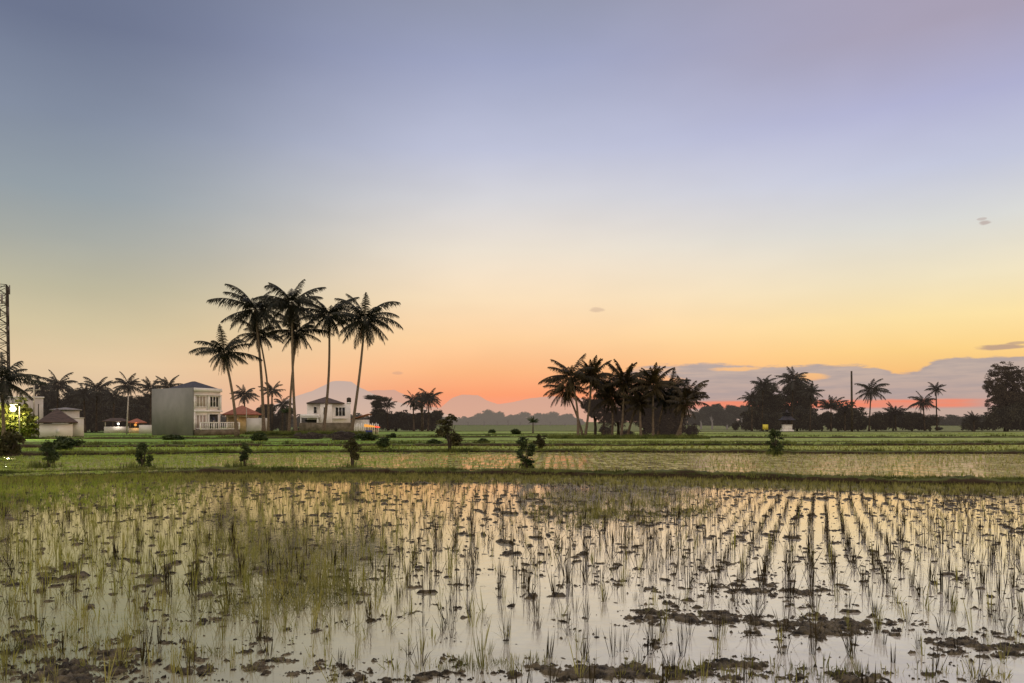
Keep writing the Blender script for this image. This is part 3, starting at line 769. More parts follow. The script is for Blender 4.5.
rngp = np.random.default_rng(101)
CROWNS = {}
for nm, (nf, lo, hi, mm) in {'full0': (34, -72, 74, 46), 'full1': (30, -64, 74, 46), 'full2': (35, -76, 76, 46), 'full3': (33, -68, 74, 46), 'far0': (28, -50, 76, 28), 'far1': (24, -40, 78, 28), 'far2': (32, -62, 76, 28), 'spiky': (24, 0, 84, 28), 'upright': (34, -45, 86, 36)}.items():
    CROWNS[nm] = crown_arrays(rngp, 1.0, nf, lo, hi, mm, width=.0225 if nm.startswith('full') else .036)
CMESH = {}


def crown_mesh(kind, mk):
    if (kind, mk) not in CMESH:
        me = mesh_np('crown', *CROWNS[kind]); me.materials.append(M[mk]); CMESH[(kind, mk)] = me
    return CMESH[(kind, mk)]


def palm(px, py, Y, base_px, R_px, label, kind='far0', mk='palm_leaf', bend=0.0, r0=.16, group='palms', skirt=False, nuts=False, name='coconut_palm', z0=0.0, rot=None, base_dy=0.0):
    """crown centre at pixel (px, py), foot at column base_px, all at distance Y"""
    s = Y / F; root = empty(name, (gx(base_px, Y), Y + base_dy, z0)); tag(root, label, 'palm tree', group)
    top = np.array([gx(px, Y) - gx(base_px, Y), -base_dy, gz(py, Y) - z0]); n = 14; pts = []; rad = []
    for i in range(n + 1):
        u = i / n
        p = np.array([top[0] * u + bend * math.sin(math.pi * u), top[1] * u, top[2] * u])
        if u > .85: pass
        pts.append(p); rad.append(r0 * (1.0 - .38 * u) + r0 * .75 * math.exp(-u * 14))
    b = MB(); b.tube(pts, rad, 9); b.build('trunk', M['palm_trunk' if Y < 100 else 'palm_trunk_dark'], root, True)
    L = R_px * s * (0.87 if py < 360 else 0.97)
    c = link_mesh('crown', crown_mesh(kind, mk), None, root); c.location = tuple(top)
    c.rotation_euler = (rngp.normal(0, .05), rngp.normal(0, .05), rngp.uniform(0, 6.28) if rot is None else rot); c.scale = (L, L, L)
    if skirt:
        parts = [frond(rngp, rngp.uniform(0, 6.28), math.radians(rngp.uniform(-75, -50)), L * rngp.uniform(.5, .85), math.radians(20), 22, .12, .02) for _ in range(7)]
        sk = link_mesh('dead_fronds', mesh_np('dead_fronds', *join_parts(parts)), M['dead_frond'], root); sk.location = tuple(top + np.array([0, 0, -.15]))
    if nuts:
        b = MB()
        for k in range(11):
            a = rngp.uniform(0, 6.28); rr = rngp.uniform(.22, .42)
            b.ball((math.cos(a) * rr, math.sin(a) * rr, -.25 - rngp.uniform(0, .45)), .15, 7, 5, 1.2)
        cn = b.build('coconuts', M['coconut'], root, True); cn.location = tuple(top)
    return root


G1 = 'tall coconut palms beside the white houses'
palm(224, 352, 90, 237, 35, 'shortest and leftmost of the tall palms, leaning left beside the grey walled house', 'full1', bend=.25, r0=.19, group=G1, skirt=True, nuts=True, rot=.3)
palm(255, 309, 93, 264, 43, 'tall coconut palm with the widest crown just right of the red roofed building', 'full0', bend=.2, r0=.20, group=G1, nuts=True, rot=1.2, skirt=True)
palm(259, 334, 97, 268, 27, 'slimmer palm whose crown hangs just under the widest one', 'full3', bend=.5, r0=.15, group=G1, rot=2.2)
palm(292, 303, 92, 296, 40, 'tallest palm of the row, in the middle with a ragged top', 'full2', bend=-.15, r0=.18, group=G1, nuts=True, skirt=True, rot=.9)
palm(297, 332, 95, 289, 34, 'palm crossing in front of the tallest one with drooping fronds', 'full1', bend=-.2, r0=.16, group=G1, skirt=True, rot=4.0)
palm(329, 315, 96, 323, 36, 'slender palm standing alone in front of the white two storey house', 'full3', bend=.35, r0=.19, group=G1, nuts=True, rot=5.0)
palm(365, 319, 94, 351, 42, 'rightmost of the tall palms, with a leaning trunk and long drooping fronds', 'full2', bend=.15, r0=.19, group=G1, skirt=True, nuts=True, rot=2.7)

G2 = 'palms of the clump standing alone in the middle fields'
for i, (px, py, Y, bp, R, kd, mk, lb) in enumerate([
    (571, 376, 82, 578, 29, 'full1', 'palm_leaf_warm', 'leftmost palm of the middle clump, with long fronds reaching out to the left'),
    (566, 390, 84, 583, 24, 'full2', 'palm_leaf_warm', 'low drooping palm at the left foot of the middle clump'),
    (592, 377, 83, 585, 25, 'upright', 'palm_leaf_warm', 'palm with an upright brush of fronds, second in the middle clump'),
    (606, 385, 86, 603, 25, 'full2', 'palm_leaf', 'darker palm filling the left middle of the clump'),
    (624, 382, 82, 621, 26, 'upright', 'palm_leaf_warm', 'palm at the centre of the middle clump above a thin trunk'),
    (638, 390, 85, 627, 25, 'full2', 'palm_leaf', 'lower palm tucked under the centre of the middle clump'),
    (653, 385, 81, 653, 26, 'upright', 'palm_leaf_warm', 'brownish palm with a pale straight trunk, right of the clump centre'),
    (666, 396, 84, 658, 24, 'full0', 'palm_leaf', 'squat palm beside the pale straight trunk'),
    (688, 398, 83, 680, 27, 'spiky', 'palm_leaf_warm', 'spiky palm with upright fronds at the right end of the middle clump'),
    (612, 398, 84, 612, 23, 'full2', 'palm_leaf_warm', 'low palm with hanging fronds between the darker palm and the clump centre'),
    (640, 404, 80, 641, 20, 'upright', 'palm_leaf_warm', 'small upright palm in front of the clump centre'),
    (672, 388, 85, 670, 23, 'full1', 'palm_leaf', 'dark palm just left of the spiky one'),
    (684, 404, 80, 676, 22, 'far2', 'palm_leaf_warm', 'small drooping palm at the right foot of the middle clump')]):
    palm(px, py, Y, bp, R, lb, kd, mk, bend=rngp.uniform(-.3, .3), r0=.14, group=G2, skirt=(i in (0, 1, 3, 5, 7)))

G3 = 'palms along the left skyline'
for px, py, Y, bp, R, kd, lb in [
    (2, 380, 70, 4, 38, 'full2', 'large dark palm cut by the left edge of the view above the lamp'),
    (40, 389, 125, 40, 17, 'far0', 'low palm at the left edge of the dark palm grove behind the sheds'),
    (58, 385, 130, 57, 20, 'far2', 'bushy palm rising above the brown roofed shed'),
    (97, 390, 132, 96, 20, 'far0', 'rounded palm midway between the shed and the utility pole'),
    (84, 395, 128, 85, 15, 'far1', 'smaller palm squeezed left of the rounded one in the grove'),
    (128, 385, 130, 129, 18, 'far2', 'palm whose top rises directly behind the pale utility pole'),
    (114, 397, 127, 113, 14, 'far0', 'low palm just left of the pale utility pole'),
    (151, 388, 134, 150, 15, 'far1', 'palm with few fronds just left of the grey walled house'),
    (168, 386, 136, 167, 15, 'far1', 'thin palm rising behind the left end of the grey house wall'),
    (183, 391, 140, 183, 11, 'far0', 'small palm peeking over the dark hip roof'),
    (244, 395, 120, 246, 15, 'far2', 'palm directly above the red roof'),
    (272, 391, 118, 272, 14, 'far1', 'spare palm between the trunks right of the red roof'),
    (283, 404, 116, 282, 13, 'far2', 'low bushy palm left of the crossing trunks'),
    (387, 405, 150, 388, 11, 'far1', 'small palm beside the flat topped tree right of the tall palms'),
    (413, 400, 140, 414, 13, 'far2', 'palm on the left of the round topped pair beyond the green fields'),
    (429, 399, 140, 428, 16, 'far0', 'fuller palm on the right of the round topped pair beyond the fields')]:
    palm(px, py, Y, bp, R, lb, kd, 'palm_leaf_far' if Y > 100 else 'palm_leaf', r0=.17, group=G3)
G4 = 'palms along the right skyline'
for px, py, Y, bp, R, kd, lb in [
    (793, 380, 146, 792, 19, 'far2', 'palm top sprouting from the big dark tree mass behind the shrine'),
    (763, 386, 146, 762, 15, 'far0', 'palm fronds at the left shoulder of the big dark tree mass'),
    (752, 398, 145, 752, 13, 'far2', 'lowest palm at the left end of the big dark tree mass'),
    (811, 392, 144, 810, 14, 'far2', 'palm at the right shoulder of the big dark tree mass'),
    (831, 408, 145, 831, 17, 'spiky', 'spiky low palm just left of the dark tall pole'),
    (845, 411, 146, 845, 12, 'spiky', 'small spiky palm touching the dark tall pole'),
    (871, 391, 145, 869, 18, 'far0', 'star shaped palm just right of the dark tall pole'),
    (895, 414, 150, 896, 14, 'spiky', 'low spiky palm between the star shaped palm and the leaning pair'),
    (923, 402, 148, 925, 15, 'far2', 'lower palm with wide fronds left of the slim tall palm'),
    (936, 389, 150, 937, 10, 'far0', 'slim palm with a small crown on a bare thin trunk'),
    (974, 420, 140, 974, 11, 'spiky', 'short spiky palm at the foot of the big right hand tree')]:
    palm(px, py, Y, bp, R, lb, kd, 'palm_leaf_far', r0=.15, group=G4)

# ------------------------------------------------------------------ broadleaf trees and bushes
def leaf_cloud(rng, n_cl, per, leaf, shape='ball', hollow=.25, cl_r=.24):
    """unit crown (radius ~1) of leaf clumps; returns arrays"""
    cs = []
    while len(cs) < n_cl:
        p = rng.uniform(-1, 1, 3); r = np.linalg.norm(p)
        if r > .86 or r < hollow: continue
        if shape == 'dome' and p[2] < -.45: continue
        cs.append(p * (1 + rng.normal(0, .10)))
    cs = np.array(cs); N = n_cl * per
    ctr = np.repeat(cs, per, axis=0); cr = np.repeat(cl_r * rng.uniform(.5, 1.3, n_cl), per)[:, None]
    off = unit(rng.normal(0, 1, (N, 3))) * cr * rng.uniform(.25, 1, (N, 1)) ** .5; off[:, 2] *= .7
    base = ctr + off; d = unit(rng.normal(0, 1, (N, 3)) + off / cr * .8)
    side = unit(np.cross(d, rng.normal(0, 1, (N, 3))))
    return strips(base, d, leaf * rng.uniform(.6, 1.3, N), leaf * .62 * np.ones(N), rng.uniform(0, .4, N), side, 2, 1.1)


rngt = np.random.default_rng(303)
CLOUDS = {'dense0': leaf_cloud(rngt, 150, 70, .085, cl_r=.26), 'dense1': leaf_cloud(rngt, 130, 70, .085, 'dome', cl_r=.27),
          'airy0': leaf_cloud(rngt, 85, 60, .08, hollow=.35, cl_r=.19), 'airy1': leaf_cloud(rngt, 64, 60, .085, hollow=.4, cl_r=.18),
          'bush0': leaf_cloud(rngt, 16, 16, .42, 'ball', .0, .4), 'bush1': leaf_cloud(rngt, 13, 16, .46, 'ball', .0, .42), 'mass0': leaf_cloud(rngt, 50, 34, .16, 'dome', .1, .3)}
LMESH = {}


def lobe_mesh(kind, mk):
    if (kind, mk) not in LMESH:
        me = mesh_np('crown', *CLOUDS[kind]); me.materials.append(M[mk]); LMESH[(kind, mk)] = me
    return LMESH[(kind, mk)]


def multi_crown(lobes, mk, parent, loc, name='crown'):
    """one crown mesh from several scaled lobes (dx, dy, dz, rx, ry, rz, kind) in metres"""
    parts = []
    for dx, dy, dz, rx, ry, rz, kd in lobes:
        v_, q_, t_ = CLOUDS[kd]; a = rngt.uniform(0, 6.28); c_, s_ = math.cos(a), math.sin(a)
        w = np.stack([(v_[:, 0] * c_ - v_[:, 1] * s_) * rx + dx, (v_[:, 0] * s_ + v_[:, 1] * c_) * ry + dy, v_[:, 2] * rz + dz], 1)
        parts.append((w, q_, t_))
    o = link_mesh(name, mesh_np(name, *join_parts(parts)), M[mk], parent); o.location = loc; return o


def tree(px, top_py, Y, w_px, base_py_crown, label, mk='leaf_dark', lobes=None, kind='dense0', group='trees on the skyline', name='broadleaf_tree', n_lobes=4, trunk_r=.22, cat='tree'):
    """tree centred on column px at distance Y; crown spans from top_py down to base_py_crown"""
    s = Y / F; root = empty(name, (gx(px, Y), Y, 0)); tag(root, label, cat, group)
    zt, zb = gz(top_py, Y), max(gz(base_py_crown, Y), .1); R = w_px * s / 2; hh = (zt - zb) / 2; zc = (zt + zb) / 2
    if lobes is None:
        lobes = []
        for i in range(n_lobes):
            if n_lobes == 1: lobes.append((0, 0, 0, R, R, hh, kind)); break
            a = i * 2.4 + rngt.uniform(0, 1); rr = R * .48
            k = rngt.uniform(.50, .64)
            lobes.append((math.cos(a) * rr, math.sin(a) * rr, (rngt.uniform(-.42, .30) if i else .42) * hh, R * k, R * k, hh * k * (1.0 if i else 1.0), kind))
    else:
        lobes = [(dx * s, dy * s, dz * s, rx * s, rx * s, rz * s, kd) for dx, dy, dz, rx, rz, kd in lobes]
    b = MB(); b.tube([(0, 0, -.2), (R * .03, 0, zc * .35), (-R * .04, 0, zc * .8), (0, 0, zc + hh * .3)], [trunk_r * 1.2, trunk_r, trunk_r * .8, trunk_r * .3], 8)
    for L_ in lobes:
        e = Vector((L_[0] * .8, L_[1] * .8, L_[2] + zc)); st = Vector((0, 0, zc * rngt.uniform(.35, .75)))
        b.tube([st, st.lerp(e, .5) + Vector((0, 0, .2)), e], [trunk_r * .5, trunk_r * .32, trunk_r * .1], 6)
    b.build('trunk', M['bark_haze' if 'haze' in mk else 'bark'], root, True)
    multi_crown(lobes, mk, root, (0, 0, zc)); return root


T = 'trees standing on the skyline'
# dark trees behind the left grove (lower mass)
for px, tp, Y, w, lb in [(38, 388, 140, 40, 'dark leafy tree behind the white walled house and the lamp'),
                         (66, 386, 142, 44, 'dark leafy tree above the brown roofed shed'),
                         (92, 389, 145, 42, 'dark leafy tree filling the grove right of the shed'),
                         (116, 392, 146, 38, 'dark leafy tree left of the pale utility pole'),
                         (142, 390, 147, 38, 'dark leafy tree between the pale utility pole and the grey house'),
                         (162, 390, 150, 30, 'dark leafy tree hidden partly by the left edge of the grey house'),
                         (258, 402, 125, 36, 'dark shrubby tree right of the red roof'),
                         (280, 406, 128, 30, 'dark shrubby tree behind the crossing palm trunks')]:
    tree(px, tp, Y, w, 436, lb, 'leaf_dark', kind='dense0', group=T, n_lobes=5)
# flat topped tree right of the tall palms and its low neighbours
tree(377, 393, 150, 22, 432, 'flat topped umbrella shaped tree just right of the tall palms', 'leaf_dark', lobes=[(-4, 0, 14, 9, 3.4, 'dense1'), (5, 0, 12, 8, 3.6, 'dense1'), (0, 0, 7, 7, 5, 'dense0'), (2, 3, -4, 10, 9, 'dense0'), (-3, 0, -10, 9, 7, 'dense0')], group=T)
for px, tp, Y, w, lb in [(396, 410, 152, 26, 'low dark tree between the flat topped tree and the palm pair'),
                         (414, 411, 150, 28, 'low dark tree under the left of the palm pair'),
                         (432, 409, 153, 22, 'low dark tree under the right of the palm pair')]:
    tree(px, tp, Y, w, 431, lb, 'leaf_dark', kind='dense0', group=T, n_lobes=4)
tree(422, 390, 146, 30, 412, 'airy round crowned tree entwined with the palm pair beyond the fields', 'leaf_brown', kind='airy0', group=T, n_lobes=3, trunk_r=.25)
# understory of the middle clump
for px, tp, Y, w, lb in [(595, 388, 86, 34, 'dark shrubby tree inside the left half of the middle palm clump'),
                         (618, 388, 88, 32, 'dark shrubby tree inside the centre of the middle palm clump'),
                         (644, 388, 87, 40, 'dark shrubby tree inside the right half of the middle palm clump'),
                         (668, 388, 86, 34, 'dark shrubby tree near the right end of the middle palm clump')]:
    tree(px, tp, Y, w, 432 if px < 630 else 439, lb, 'leaf_brown', kind='dense0' if px > 630 else 'airy0', group='shrubby trees within the middle palm clump', n_lobes=5, trunk_r=.16)
# big dark mass behind the shrine
tree(767, 375, 158, 42, 430, 'broad dark tree on the left of the mass behind the shrine', 'leaf_dark', lobes=[(1, 0, 13, 13, 12, 'airy0'), (-9, 0, 3, 10, 11, 'airy0'), (-11, 0, -6, 10, 10, 'airy1'), (8, 0, -2, 12, 13, 'dense0'), (-3, 0, 4, 9, 10, 'dense0'), (-5, 0, -13, 16, 13, 'dense0'), (7, -3, -15, 15, 12, 'dense0')], group=T)
tree(797, 374, 160, 42, 430, 'tallest broad dark tree on the right of the mass behind the shrine', 'leaf_dark', lobes=[(-3, 0, 11, 12, 11, 'dense0'), (8, 0, 12, 10, 9, 'airy0'), (-9, 0, 2, 10, 13, 'airy0'), (11, 0, 0, 10, 14, 'airy0'), (5, 0, 0, 10, 14, 'dense0'), (-4, 0, -13, 16, 13, 'dense0'), (10, -2, -15, 12, 12, 'airy0')], group=T)
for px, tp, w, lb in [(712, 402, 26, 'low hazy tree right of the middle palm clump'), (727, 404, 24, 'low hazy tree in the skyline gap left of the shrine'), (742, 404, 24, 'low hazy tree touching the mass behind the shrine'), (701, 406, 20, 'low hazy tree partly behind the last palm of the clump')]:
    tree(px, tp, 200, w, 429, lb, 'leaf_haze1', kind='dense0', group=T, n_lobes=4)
for px, tp, w, lb in [(822, 410, 24, 'dark rounded shrub tree right of the shrine'), (838, 412, 24, 'dark rounded shrub tree left of the dark tall pole'), (858, 414, 18, 'dark low shrub tree at the foot of the dark tall pole'), (876, 413, 24, 'dark low shrub tree under the star shaped palm'), (893, 412, 26, 'dark low shrub tree between the two groups of right hand palms'), (912, 411, 24, 'dark low shrub tree left of the slim tall palm'), (930, 415, 18, 'dark low shrub tree at the foot of the slim tall palm')]:
    tree(px, tp, 158, w, 431, lb, 'leaf_dark', kind='dense1', group=T, n_lobes=4, trunk_r=.15)
tree(1006, 359, 150, 52, 430, 'big airy leafed tree cut by the right edge of the view', 'leaf_brown', lobes=[(0, 0, 22, 17, 12, 'airy0'), (-12, 0, 8, 11, 14, 'airy0'), (10, 0, 10, 15, 15, 'airy0'), (-12, 0, -10, 10, 9, 'airy1'), (8, 0, -8, 17, 15, 'dense0'), (4, 0, -22, 19, 12, 'dense0'), (-6, 0, 2, 8, 16, 'airy0')], group=T, trunk_r=.4)
tree(1044, 368, 152, 44, 430, 'dense dark tree beyond the right edge beside the big airy one', 'leaf_dark', kind='dense0', group=T, n_lobes=5)
tree(972, 414, 160, 16, 431, 'small dark bush at the foot of the big airy tree', 'leaf_dark', kind='dense1', group=T, n_lobes=3, trunk_r=.12)
# hazy far trees
rh = random.Random(5)
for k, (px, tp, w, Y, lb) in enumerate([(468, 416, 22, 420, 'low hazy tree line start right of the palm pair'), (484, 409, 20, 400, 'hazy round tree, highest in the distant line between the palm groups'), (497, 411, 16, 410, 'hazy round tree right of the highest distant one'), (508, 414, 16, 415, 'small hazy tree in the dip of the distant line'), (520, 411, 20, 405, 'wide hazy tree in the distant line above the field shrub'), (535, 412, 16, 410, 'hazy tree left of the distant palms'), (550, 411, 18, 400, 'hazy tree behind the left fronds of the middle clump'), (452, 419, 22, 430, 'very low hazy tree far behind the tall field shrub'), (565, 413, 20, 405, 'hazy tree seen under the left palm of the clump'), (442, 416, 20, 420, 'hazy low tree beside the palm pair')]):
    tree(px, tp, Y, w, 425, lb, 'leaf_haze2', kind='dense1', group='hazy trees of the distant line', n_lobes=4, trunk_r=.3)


def ragged_treeline(x0, x1, Y, top, mk, lbl, nclump, seed=4):
    """far wood that reads as one mass"""
    r_ = np.random.default_rng(seed); parts = []
    for i in range(nclump):
        px = r_.uniform(x0, x1); hh = (HY - top) * Y / F * r_.uniform(.55, 1.1) + H; w = hh * r_.uniform(.6, 1.1)
        v_, q_, t_ = CLOUDS['mass0']; parts.append((np.stack([v_[:, 0] * w + gx(px, Y), v_[:, 1] * w + Y + r_.uniform(-20, 20), v_[:, 2] * hh * .75 + hh * .35], 1), q_, t_))
    tag(link_mesh('far_treeline', mesh_np('far_treeline', *join_parts(parts)), M[mk]), lbl, 'trees', kind='stuff')


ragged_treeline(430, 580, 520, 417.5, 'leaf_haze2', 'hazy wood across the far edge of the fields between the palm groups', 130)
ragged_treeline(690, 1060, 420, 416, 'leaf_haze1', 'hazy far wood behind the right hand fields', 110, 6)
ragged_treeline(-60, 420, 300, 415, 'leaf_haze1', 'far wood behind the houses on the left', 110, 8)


def undergrowth(spans, lbl, mk, per_m=1.1, seed=3):
    r_ = np.random.default_rng(seed); parts = []
    for x0, x1, Y, top in spans:
        wid = gx(x1, Y) - gx(x0, Y); n_ = int(wid * per_m)
        for i in range(n_):
            u = r_.uniform(); px = x0 + (x1 - x0) * u; hh = gz(top, Y) * r_.uniform(.45, 1.08) * min(1, .35 + 4 * min(u, 1 - u)); w = max(.9, hh * r_.uniform(.35, .65))
            v_, q_, t_ = CLOUDS['mass0']; a = r_.uniform(0, 6.28); c_, s_ = math.cos(a), math.sin(a)
            parts.append((np.stack([(v_[:, 0] * c_ - v_[:, 1] * s_) * w + gx(px, Y), (v_[:, 0] * s_ + v_[:, 1] * c_) * w + Y + r_.uniform(-2, 2), np.maximum(v_[:, 2] * hh * .62 + hh * .42, .0)], 1), q_, t_))
    tag(link_mesh('undergrowth', mesh_np('undergrowth', *join_parts(parts)), M[mk]), lbl, 'undergrowth', kind='stuff')


undergrowth([(738, 820, 149, 407), (812, 868, 152, 405), (862, 915, 152, 410), (905, 942, 152, 413), (960, 985, 150, 417), (984, 1060, 147, 404)], 'dark tangled undergrowth along the foot of the right hand trees', 'leaf_dark', .9, 3)
undergrowth([(590, 632, 86, 424), (632, 694, 85.5, 410)], 'dark undergrowth between the trunks of the middle palm clump', 'leaf_brown', .8, 4)
undergrowth([(-40, 38, 135, 402), (36, 110, 138, 400), (105, 172, 140, 403), (254, 302, 117, 416)], 'dark undergrowth of the grove behind the left hand sheds', 'leaf_dark', .9, 5)
undergrowth([(366, 440, 151, 412)], 'dark undergrowth below the palm pair beyond the green fields', 'leaf_dark', 1.2, 6)


# shrubs on the bunds
def shrub(px, base_py, w_px, h_px, label, mk='leaf_green', kind='bush0', stems=5, group='small shrubs growing on the bunds', crown_from=.25, name='shrub', lean=0.0):
    Y = H * F / (base_py - HY); s = Y / F; root = empty(name, (gx(px, Y), Y + .4, .12 if Y < 60 else 0)); tag(root, label, 'shrub', group)
    hh = h_px * s; R = w_px * s / 2; b = MB()
    for k in range(stems):
        a = k * 2.4; e = (math.cos(a) * R * .55 + lean * hh, math.sin(a) * R * .5, hh * rngt.uniform(.6, .9))
        b.tube([(math.cos(a) * .03, math.sin(a) * .03, -.05), (e[0] * .35, e[1] * .35, e[2] * .5), e], [.022 * hh, .016 * hh, .006 * hh], 6)
    b.build('stem', M['bark'], root, True)
    lobes = []
    for k in range(15):
        a = rngt.uniform(0, 6.28); u_ = (k + rngt.uniform(.2, .9)) / 15; zz = hh * (crown_from + (1 - crown_from) * u_ * .98)
        ro = R * (.35 + .55 * math.sin(math.pi * min(1, u_ * .8 + .15))) * rngt.uniform(.3, 1.15); q_ = R * rngt.uniform(.30, .55)
        lobes.append((math.cos(a) * ro + lean * zz, math.sin(a) * ro, zz, q_, q_, q_ * rngt.uniform(.5, 1.1) * min(1, hh / R), ['bush0', 'bush1'][k % 2]))
    multi_crown(lobes, mk, root, (0, 0, 0)); return root


shrub(42, 470, 17, 23, 'leafy dark green shrub on the leftmost end of the nearest bund', 'leaf_green')
shrub(137, 472, 15, 25, 'compact upright shrub on the nearest bund, in front of the grey walled house', 'leaf_green', crown_from=.15)
shrub(241, 471, 13, 24, 'narrow shrub on the nearest bund below the leaning palm', 'leaf_green', crown_from=.3)
shrub(350, 473, 15, 30, 'thin bare stemmed shrub on the nearest bund below the rightmost tall palm', 'leaf_dry', crown_from=.4)
shrub(526, 475, 20, 32, 'dark bushy shrub on the nearest bund in the middle of the view', 'leaf_green', crown_from=.1)
shrub(449, 453, 20, 36, 'tallest shrub with a thick stem and spreading top on the second bund', 'leaf_dry', crown_from=.22)
shrub(777, 456, 15, 24, 'dense column shaped shrub on the second bund below the shrine', 'leaf_green', crown_from=.05)
shrub(540, 452, 12, 14, 'straggly dry brown shrub just behind the middle shrub', 'leaf_dry', crown_from=.2)
G5 = 'low bushes along the field edges'
for px, by, w, h_, mk, lb in [(62, 450, 26, 9, 'leaf_green', 'low bush in front of the pinkish shed wall'), (433, 446, 20, 4, 'leaf_green', 'low dark bush spreading left of the tallest shrub'), (483, 445, 12, 4, 'leaf_green', 'small round bush right of the tallest shrub'), (383, 449, 14, 8, 'leaf_green', 'small bush at the right foot of the palm mound'), (392, 438, 9, 4, 'leaf_green', 'tiny bush in the green field right of the stall'), (492, 433, 8, 3, 'leaf_green', 'tiny bush far out in the green field'), (516, 434, 9, 4, 'leaf_green', 'small round shrub far out near the banana plant'),
                          (258, 441, 16, 7, 'leaf_green', 'bush beside the foot of the widest crowned palm'), (170, 440, 22, 4, 'leaf_green', 'low scrub at the foot of the grey house wall'), (340, 440, 30, 7, 'leaf_brown', 'brown bush on the mound between the two rightmost trunks'), (366, 441, 18, 7, 'leaf_green', 'green bush at the foot of the rightmost tall palm'), (310, 439, 26, 5, 'leaf_brown', 'flat brown bush on the mound in front of the stone wall')]:
    shrub(px, by, w, h_, lb, mk, group=G5, crown_from=.05, stems=4, name='bush')
shrub(5, 458, 26, 20, 'brownish bare stemmed shrub below the street lamp at the left edge', 'leaf_dry', group=G5, crown_from=.1, stems=6)
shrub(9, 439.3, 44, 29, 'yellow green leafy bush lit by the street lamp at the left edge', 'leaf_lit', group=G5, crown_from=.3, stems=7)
sx_, sy_ = [], []
for px_, by_ in ((42, 470), (137, 472), (241, 471), (350, 473), (526, 475), (449, 453), (777, 456), (540, 452), (483, 445), (433, 446), (383, 449)):
    Yc_ = H * F / (by_ - HY) + .4; n_ = 60; sx_.append(gx(px_, Yc_) + RNG.normal(0, .012 * Yc_, n_)); sy_.append(Yc_ + RNG.uniform(-.5, .3, n_))
sx_ = np.concatenate(sx_); sy_ = np.concatenate(sy_)
v_, q_, t_ = scatter_tufts([tuft(rng, 8, .32, .5, .016, .8, .08, 2) for _ in range(6)], sx_, sy_, np.full(len(sx_), .08), RNG.uniform(.4, 1.3, len(sx_)), RNG.uniform(0, 6.28, len(sx_)))
tag(link_mesh('weeds', mesh_np('weeds', v_, q_, t_), M['bund_grass']), 'weeds growing around the feet of the shrubs on the bunds', 'weeds', kind='stuff')
# banana plants out in the field
for px, tp, Yb, lb in [(533, 418, 118, 'banana plant standing far out left of the middle clump'), (287, 408, 112, 'banana plant between the crossing trunks and the white house')]:
    palm(px, tp + 4, Yb, px, 7, lb, 'spiky', 'leaf_green', r0=.12, group='banana plants', name='banana_plant')

# grassy mound under the tall palms
X = np.linspace(gx(252, 93), gx(372, 93), 160); V = []; prof = np.linspace(0, 1, 9)
for k, u in enumerate(prof):
    end = np.minimum(1, np.minimum((X - X[0]) / 2.5, (X[-1] - X) / 2.5)).clip(0, 1)
    V.append(np.stack([X, np.full_like(X, 88.2) + u * 7, np.sin(np.pi * u) ** .6 * (.38 + .25 * fbm(X * .6, X * 0 + u * 3, 3, 4)) * end - .05], 1))
v = np.stack(V, 1).reshape(-1, 3); i = np.arange(159)[:, None] * 9; k = np.arange(8)[None]
q = np.stack([i + k, i + k + 9, i + k + 10, i + k + 1], -1).reshape(-1, 4)
tag(link_mesh('terrain_mound', mesh_np('terrain_mound', v, q, smooth=True), M['bund']), kind='structure')
Xc = RNG.uniform(X[0] + .5, X[-1] - .5, 2600); Yc = RNG.uniform(88.4, 92.5, 2600)
v_, q_, t_ = scatter_tufts([tuft(rng, 8, .5, .4, .05, .7, .1, 2) for _ in range(5)], Xc, Yc, np.full(2600, .3), RNG.uniform(.4, 1.1, 2600), RNG.uniform(0, 6.28, 2600))
tag(link_mesh('grass', mesh_np('grass', v_, q_, t_), M['bund_grass']), 'rough dark grass on the mound under the tall palms', 'grass', kind='stuff')
# rough grass under the middle clump
Xc = RNG.uniform(gx(548, 80), gx(705, 80), 3000); Yc = RNG.uniform(77, 84, 3000)
v_, q_, t_ = scatter_tufts([tuft(rng, 8, .6, .4, .05, .7, .1, 2) for _ in range(5)], Xc, Yc, np.full(3000, .0), RNG.uniform(.4, 1.1, 3000), RNG.uniform(0, 6.28, 3000))
tag(link_mesh('grass', mesh_np('grass', v_, q_, t_), M['bund_grass']), 'rough dark grass at the foot of the middle palm clump', 'grass', kind='stuff')


# ------------------------------------------------------------------ buildings
# grey side walled two storey house
Yh = 95.0; ang = math.radians(60)
hs_ = empty('house', (gx(192.5, Yh), Yh, 0), ang); tag(hs_, 'two storey white house with a blank grey side wall and dark hip roof', 'house', None)
W_, D_, Z_ = 4.4, 8.3, 6.15
MB().box(0.2, W_, .2, D_, 0, Z_ - .3).build('wall', M['house_wall'], hs_)
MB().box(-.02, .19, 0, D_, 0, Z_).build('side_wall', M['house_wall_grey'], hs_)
MB().box(.20, W_ + .1, -.05, .19, Z_ - .45, Z_).box(.20, W_ + .1, -.12, .19, 3.05, 3.3).box(.20, W_ + .05, -.1, .19, Z_ - .95, Z_ - .85).build('cornice', M['white_trim'], hs_)
MB().hip(.6, W_ + .3, 1.0, D_ - 2.6, Z_ + .05, Z_ + 1.0).build('roof', M['roof_dark'], hs_)
MB().box(.20, W_ + 1.9, -1.3, .18, 0, .75).build('plinth', M['stone_wall'], hs_)
MB().box(.21, .45, -.03, .19, .76, 3.04).box(.21, .45, -.03, .19, 3.31, Z_ - .96).box(2.35, 2.6, -.03, .19, 3.31, Z_ - .96).box(W_ - .25, W_, -.03, .19, 3.31, Z_ - .96).build('pilaster', M['white_trim'], hs_)


